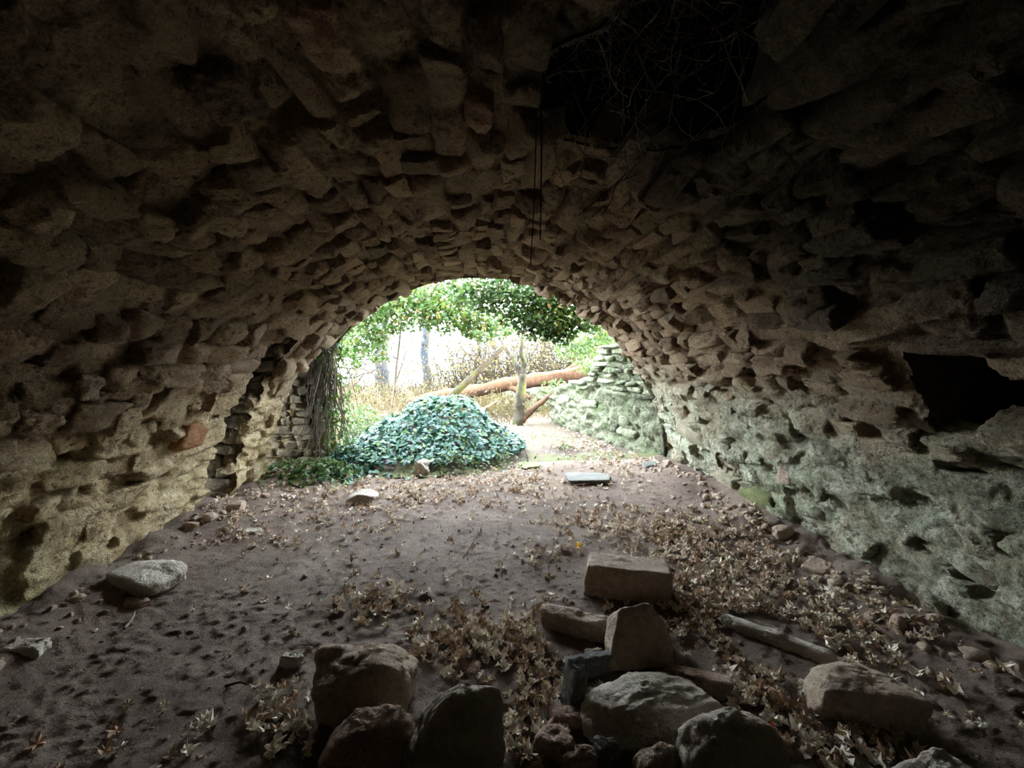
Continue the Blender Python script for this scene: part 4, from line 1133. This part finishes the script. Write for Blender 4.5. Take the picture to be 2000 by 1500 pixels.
m = leaf_cloud('foliage', ps, _ir.normal(0, 1, (n, 3)) + np.array([0.6, 0.2, 0.4]), _ir.uniform(0.02, 0.04, n), IVIES, M_GREEN, _ir, iv); m.matrix_parent_inverse = I

# ---- leafy boughs hanging over the mouth of the vault
def crown(name, label, cat, blobs, mat, temps, rng, size, trunk=None, bark=M_BARK):
    """blobs: (px, py, y, rx, ry_depth, rz, count)"""
    c0 = at_depth(blobs[0][0], blobs[0][1], blobs[0][2])
    t = thing(name, label, cat, (c0[0], c0[1], 0)); I = Matrix.Translation((-c0[0], -c0[1], 0))
    ps, it = [], []
    for (px, py, y, rx, ry, rz, n) in blobs:
        c = at_depth(px, py, y)
        g = rng.normal(0, 1, (n, 3)); g /= np.linalg.norm(g, axis=1, keepdims=True); g *= rng.uniform(0, 1, (n, 1)) ** 0.45
        ps.append(c + g * np.array([rx, ry, rz]))
        for _ in range(max(3, n // 90)):
            s = c + np.array([rng.uniform(-rx, rx) * .8, rng.uniform(-ry, ry) * .8, rz * rng.uniform(0.1, 1)])
            it.append((walk(s, (rng.normal(0, .7), rng.normal(0, .7), -0.6), rng.uniform(0.3, 0.8) * max(rx, rz), 6, 0.2, rng), np.linspace(0.010, 0.003, 7) * (y / 7), 5))
    ps = np.vstack(ps); n = len(ps)
    m = leaf_cloud('foliage', ps, rng.normal(0, 0.8, (n, 3)) + np.array([0, -0.3, 0.5]), rng.uniform(size * 0.65, size * 1.25, n), temps, mat, rng, t); m.matrix_parent_inverse = I
    m = obj('branches', tubes_mesh('branches', it, M_DARKTWIG if bark is M_BARK else bark), t); m.matrix_parent_inverse = I; m['kind'] = 'stuff'
    if trunk is not None:
        m = obj('trunk', tubes_mesh('trunk', trunk, bark), t); m.matrix_parent_inverse = I
    return t
_cr = np.random.default_rng(66)
crown('ivy_bough', 'dense dark leafy bough hanging over the right of the arch mouth', 'bough',
      [(1085, 585, 6.0, 0.45, 0.30, 0.55, 1500), (1010, 580, 6.2, 0.55, 0.35, 0.50, 1300), (1150, 605, 6.1, 0.42, 0.30, 0.40, 900), (1050, 635, 6.4, 0.45, 0.25, 0.28, 600), (930, 565, 6.3, 0.55, 0.35, 0.40, 900), (1095, 645, 6.2, 0.30, 0.2, 0.24, 400)],
      M_CANOPY, IVIES, _cr, 0.042)
crown('leafy_bough', 'bright green leafy bough across the left of the arch mouth', 'bough',
      [(800, 590, 7.5, 0.8, 0.5, 0.55, 1500), (715, 625, 7.6, 0.65, 0.5, 0.5, 1100), (880, 605, 7.4, 0.65, 0.5, 0.50, 1200), (690, 685, 7.8, 0.35, 0.3, 0.32, 260), (950, 635, 7.4, 0.55, 0.4, 0.32, 600), (665, 640, 7.0, 0.3, 0.3, 0.5, 350), (740, 680, 7.6, 0.3, 0.3, 0.3, 160)],
      M_GREEN, IVIES, _cr, 0.046)
crown('yellow_bough', 'yellow-green leafy spray above the outer ruined wall', 'bough',
      [(1185, 635, 7.6, 0.5, 0.5, 0.45, 1000), (1130, 675, 8.2, 0.6, 0.5, 0.36, 900), (1215, 655, 6.9, 0.3, 0.3, 0.3, 350), (1085, 758, 8.9, 0.35, 0.3, 0.22, 200), (1150, 712, 8.8, 0.4, 0.3, 0.25, 260)],
      M_GREEN, SIMPLE, _cr, 0.048)

# ---- forked tree, fallen trunk and leaning branches
def px_path(pts): return smooth_path([at_depth(*p) for p in pts], 30)
def rad_for(path, w0, w1, pxpts):
    return np.linspace(w0 * pxpts[0][2] / FPX / 2, w1 * pxpts[-1][2] / FPX / 2, len(path))
def limb(pts, w0, w1, sides=10, rough=0.35, seed=0):
    p = px_path(pts); return (p, rad_for(p, w0, w1, pts), sides, rough, seed)
ft = thing('forked_tree', 'small forked tree with mossy bark standing by the path', 'tree', tuple(at_depth(1012, 832, 8.35) * np.array([1, 1, 0])))
I = Matrix.Translation(-ft.location)
for nm, pts, w0, w1 in (('trunk', [(1012, 838, 8.35), (1014, 800, 8.35), (1018, 760, 8.35), (1020, 730, 8.35)], 24, 16),
                        ('branch', [(1019, 738, 8.35), (1008, 712, 8.4), (996, 690, 8.5), (984, 672, 8.6), (975, 655, 8.7)], 13, 6),
                        ('branch', [(1020, 738, 8.35), (1024, 710, 8.3), (1018, 690, 8.25), (1020, 665, 8.2), (1024, 640, 8.2)], 12, 6),
                        ('branch', [(1020, 735, 8.35), (1026, 700, 8.4), (1032, 670, 8.5)], 8, 4)):
    m = obj(nm, tubes_mesh(nm, [limb(pts, w0, w1)], M_BARK), ft); m.matrix_parent_inverse = I
fl = thing('fallen_tree', 'fallen red-brown tree trunk lying across behind the forked tree', 'tree', tuple(at_depth(1000, 745, 9.9) * np.array([1, 1, 0])))
I = Matrix.Translation(-fl.location)
for nm, pts, w0, w1 in (('trunk', [(800, 788, 10.6), (860, 772, 10.3), (930, 764, 10.0), (990, 750, 9.9), (1040, 744, 9.8), (1100, 735, 9.6), (1160, 722, 9.4), (1225, 706, 9.2)], 20, 34),
                        ('branch', [(985, 752, 9.9), (1010, 762, 9.7), (1035, 778, 9.4)], 15, 8),
                        ('branch', [(1075, 742, 9.7), (1110, 720, 9.6), (1150, 700, 9.7)], 10, 4),
                        ('branch', [(1130, 726, 9.5), (1170, 742, 9.2), (1210, 748, 9.0)], 14, 7)):
    m = obj(nm, tubes_mesh(nm, [limb(pts, w0, w1, 12, 0.4, 3)], M_BARK_RED), fl); m.matrix_parent_inverse = I
def branch_thing(name, label, cat, pts, w0, w1, mat, extra=()):
    b = at_depth(*pts[0]); t = obj(name, tubes_mesh(name, [limb(pts, w0, w1)] + [limb(*e) for e in extra], mat))
    return tag(t, label, cat)
branch_thing('leaning_branch', 'dead branch leaning up to the right out of the ivy mound', 'branch', [(868, 790, 6.9), (905, 752, 7.0), (945, 715, 7.2), (985, 676, 7.4)], 15, 8, M_BARK, [([(930, 730, 7.1), (945, 705, 7.2), (950, 680, 7.3)], 6, 3)])
branch_thing('leaning_branch', 'reddish branch leaning from the forked tree towards the outer wall', 'branch', [(1015, 828, 8.3), (1040, 800, 8.4), (1065, 780, 8.6), (1090, 758, 8.9)], 13, 8, M_BARK_RED)
branch_thing('leaning_branch', 'short dark branch rising behind the right of the ivy mound', 'branch', [(918, 822, 7.2), (945, 800, 7.4), (972, 782, 7.6)], 8, 4, M_TWIG)
branch_thing('sapling', 'thin bare sapling standing behind the ivy mound', 'sapling', [(766, 795, 7.6), (771, 760, 7.6), (774, 720, 7.6), (780, 670, 7.7), (784, 620, 7.8)], 6, 3, M_TWIG, [([(772, 750, 7.6), (784, 715, 7.7), (792, 690, 7.8)], 3, 2)])

# ---- trees and thicket further off
def far_tree(label, pts, w0, w1, y, n_br, rng, leaves=0, mat=M_BARK_GREY, lmat=M_GOLD):
    b = at_depth(*pts[0]); gz = float(ground_h(b[0], b[1], False)); t = thing('woodland_tree', label, 'tree', (b[0], b[1], gz)); I = Matrix.Translation((-b[0], -b[1], -gz))
    p = px_path(pts); p[0, 2] = min(p[0, 2], gz - 0.1)
    m = obj('trunk', tubes_mesh('trunk', [(p, rad_for(p, w0, w1, pts), 10, 0.3, 2)], mat), t); m.matrix_parent_inverse = I
    it, lp = [], []
    for _ in range(n_br):
        s = p[rng.integers(len(p) // 3, len(p))]
        w = walk(s, (rng.normal(0, 1), rng.normal(0, .6), rng.uniform(-0.1, 0.8)), rng.uniform(0.8, 2.2), 7, 0.28, rng)
        it.append((w, np.linspace(0.02, 0.006, 8), 5))
        for _ in range(4):
            s2 = w[rng.integers(2, 8)]; w2 = walk(s2, rng.normal(0, 1, 3), rng.uniform(0.4, 1.0), 5, 0.3, rng); it.append((w2, np.linspace(0.009, 0.003, 6), 4)); lp.append(w2)
    m = obj('branches', tubes_mesh('branches', it, M_FARTWIG), t); m.matrix_parent_inverse = I; m['kind'] = 'stuff'
    if leaves:
        lp = np.vstack(lp); i = rng.integers(0, len(lp), leaves); q = lp[i] + rng.normal(0, 0.12, (leaves, 3))
        m = leaf_cloud('foliage', q, rng.normal(0, 1, (leaves, 3)), rng.uniform(0.03, 0.06, leaves), SIMPLE, lmat, rng, t); m.matrix_parent_inverse = I
    return t
_fr = np.random.default_rng(88)
far_tree('blue-grey tree trunk standing at the left of the sky gap', [(745, 792, 13), (747, 740, 13), (744, 700, 13), (748, 640, 13), (752, 540, 13), (750, 420, 13)], 26, 20, 13, 22, _fr, 500)
far_tree('paler grey tree trunk at the right of the sky gap', [(838, 780, 15), (834, 730, 15), (829, 690, 15), (832, 640, 15), (830, 520, 15)], 18, 13, 15, 24, _fr, 700)
far_tree('slim tree with golden leaves behind the fallen trunk', [(1060, 800, 14), (1050, 740, 14), (1062, 680, 14), (1055, 600, 14)], 12, 8, 14, 34, _fr, 1900, M_TWIG)
far_tree('slim twiggy tree behind the leaning branch', [(930, 800, 13.5), (925, 740, 13.5), (935, 690, 13.5), (930, 610, 13.5)], 10, 6, 13.5, 34, _fr, 1500, M_TWIG)
far_tree('twiggy bush-like tree above the fallen trunk near the outer wall', [(1140, 790, 12.5), (1135, 740, 12.5), (1145, 690, 12.5), (1140, 620, 12.5)], 9, 6, 12.5, 34, _fr, 1500, M_TWIG)
far_tree('bare thorny tree behind the pier', [(690, 790, 11.5), (688, 760, 11.5), (694, 720, 11.5), (690, 660, 11.5)], 8, 5, 11.5, 26, _fr, 260, M_TWIG)
def thicket(name, label, n, x0, x1, y0, y1, h, rng, mat, rad, leaves, lmat, lsize):
    t = thing(name, label, 'undergrowth', ((x0 + x1) / 2, (y0 + y1) / 2, 0), kind='stuff'); I = Matrix.Translation((-(x0 + x1) / 2, -(y0 + y1) / 2, 0))
    it, lp = [], []
    for _ in range(n):
        x, y = rng.uniform(x0, x1), rng.uniform(y0, y1)
        w = walk((x, y, float(ground_h(x, y, False)) - 0.05), (rng.normal(0, .35), rng.normal(0, .3), 1), h * rng.uniform(0.5, 1.3), 6, 0.2, rng, -0.03)
        it.append((w, np.linspace(rad, rad * 0.4, 7), 4)); lp.append(w[2:])
    m = obj('stems', tubes_mesh('stems', it, mat), t); m.matrix_parent_inverse = I; m['kind'] = 'stuff'
    lp = np.vstack(lp); i = rng.integers(0, len(lp), leaves); q = lp[i] + rng.normal(0, 0.08, (leaves, 3))
    m = leaf_cloud('foliage', q, rng.normal(0, 1, (leaves, 3)), rng.uniform(lsize * .6, lsize * 1.3, leaves), SIMPLE, lmat, rng, t); m.matrix_parent_inverse = I
thicket('undergrowth', 'tall straw-coloured grass and stalks behind the ivy mound', 1500, -5.0, 1.0, 8.4, 12.5, 0.75, _fr, M_STRAW, 0.006, 2600, M_STRAW, 0.04)
thicket('bramble_thicket', 'brown twiggy thicket along the far edge of the clearing', 900, -8.0, 7.0, 12.0, 15.0, 1.0, _fr, M_FARTWIG, 0.009, 3200, M_GOLD, 0.05)
thicket('undergrowth', 'golden bracken heaped around the fallen trunk', 700, -0.3, 3.6, 9.2, 12.0, 0.55, _fr, M_STRAW, 0.006, 2600, M_GOLD, 0.045)
thicket('bramble_thicket', 'tall golden tangle of twigs rising behind the fallen trunk', 900, -1.2, 6.0, 11.6, 14.2, 2.4, _fr, M_FARTWIG, 0.014, 9500, M_GOLD, 0.06)
thicket('bramble_thicket', 'sparse pale brambles below the sky gap', 420, -7.0, -1.0, 11.0, 13.0, 1.15, _fr, M_FARTWIG, 0.009, 900, M_GOLD, 0.045)
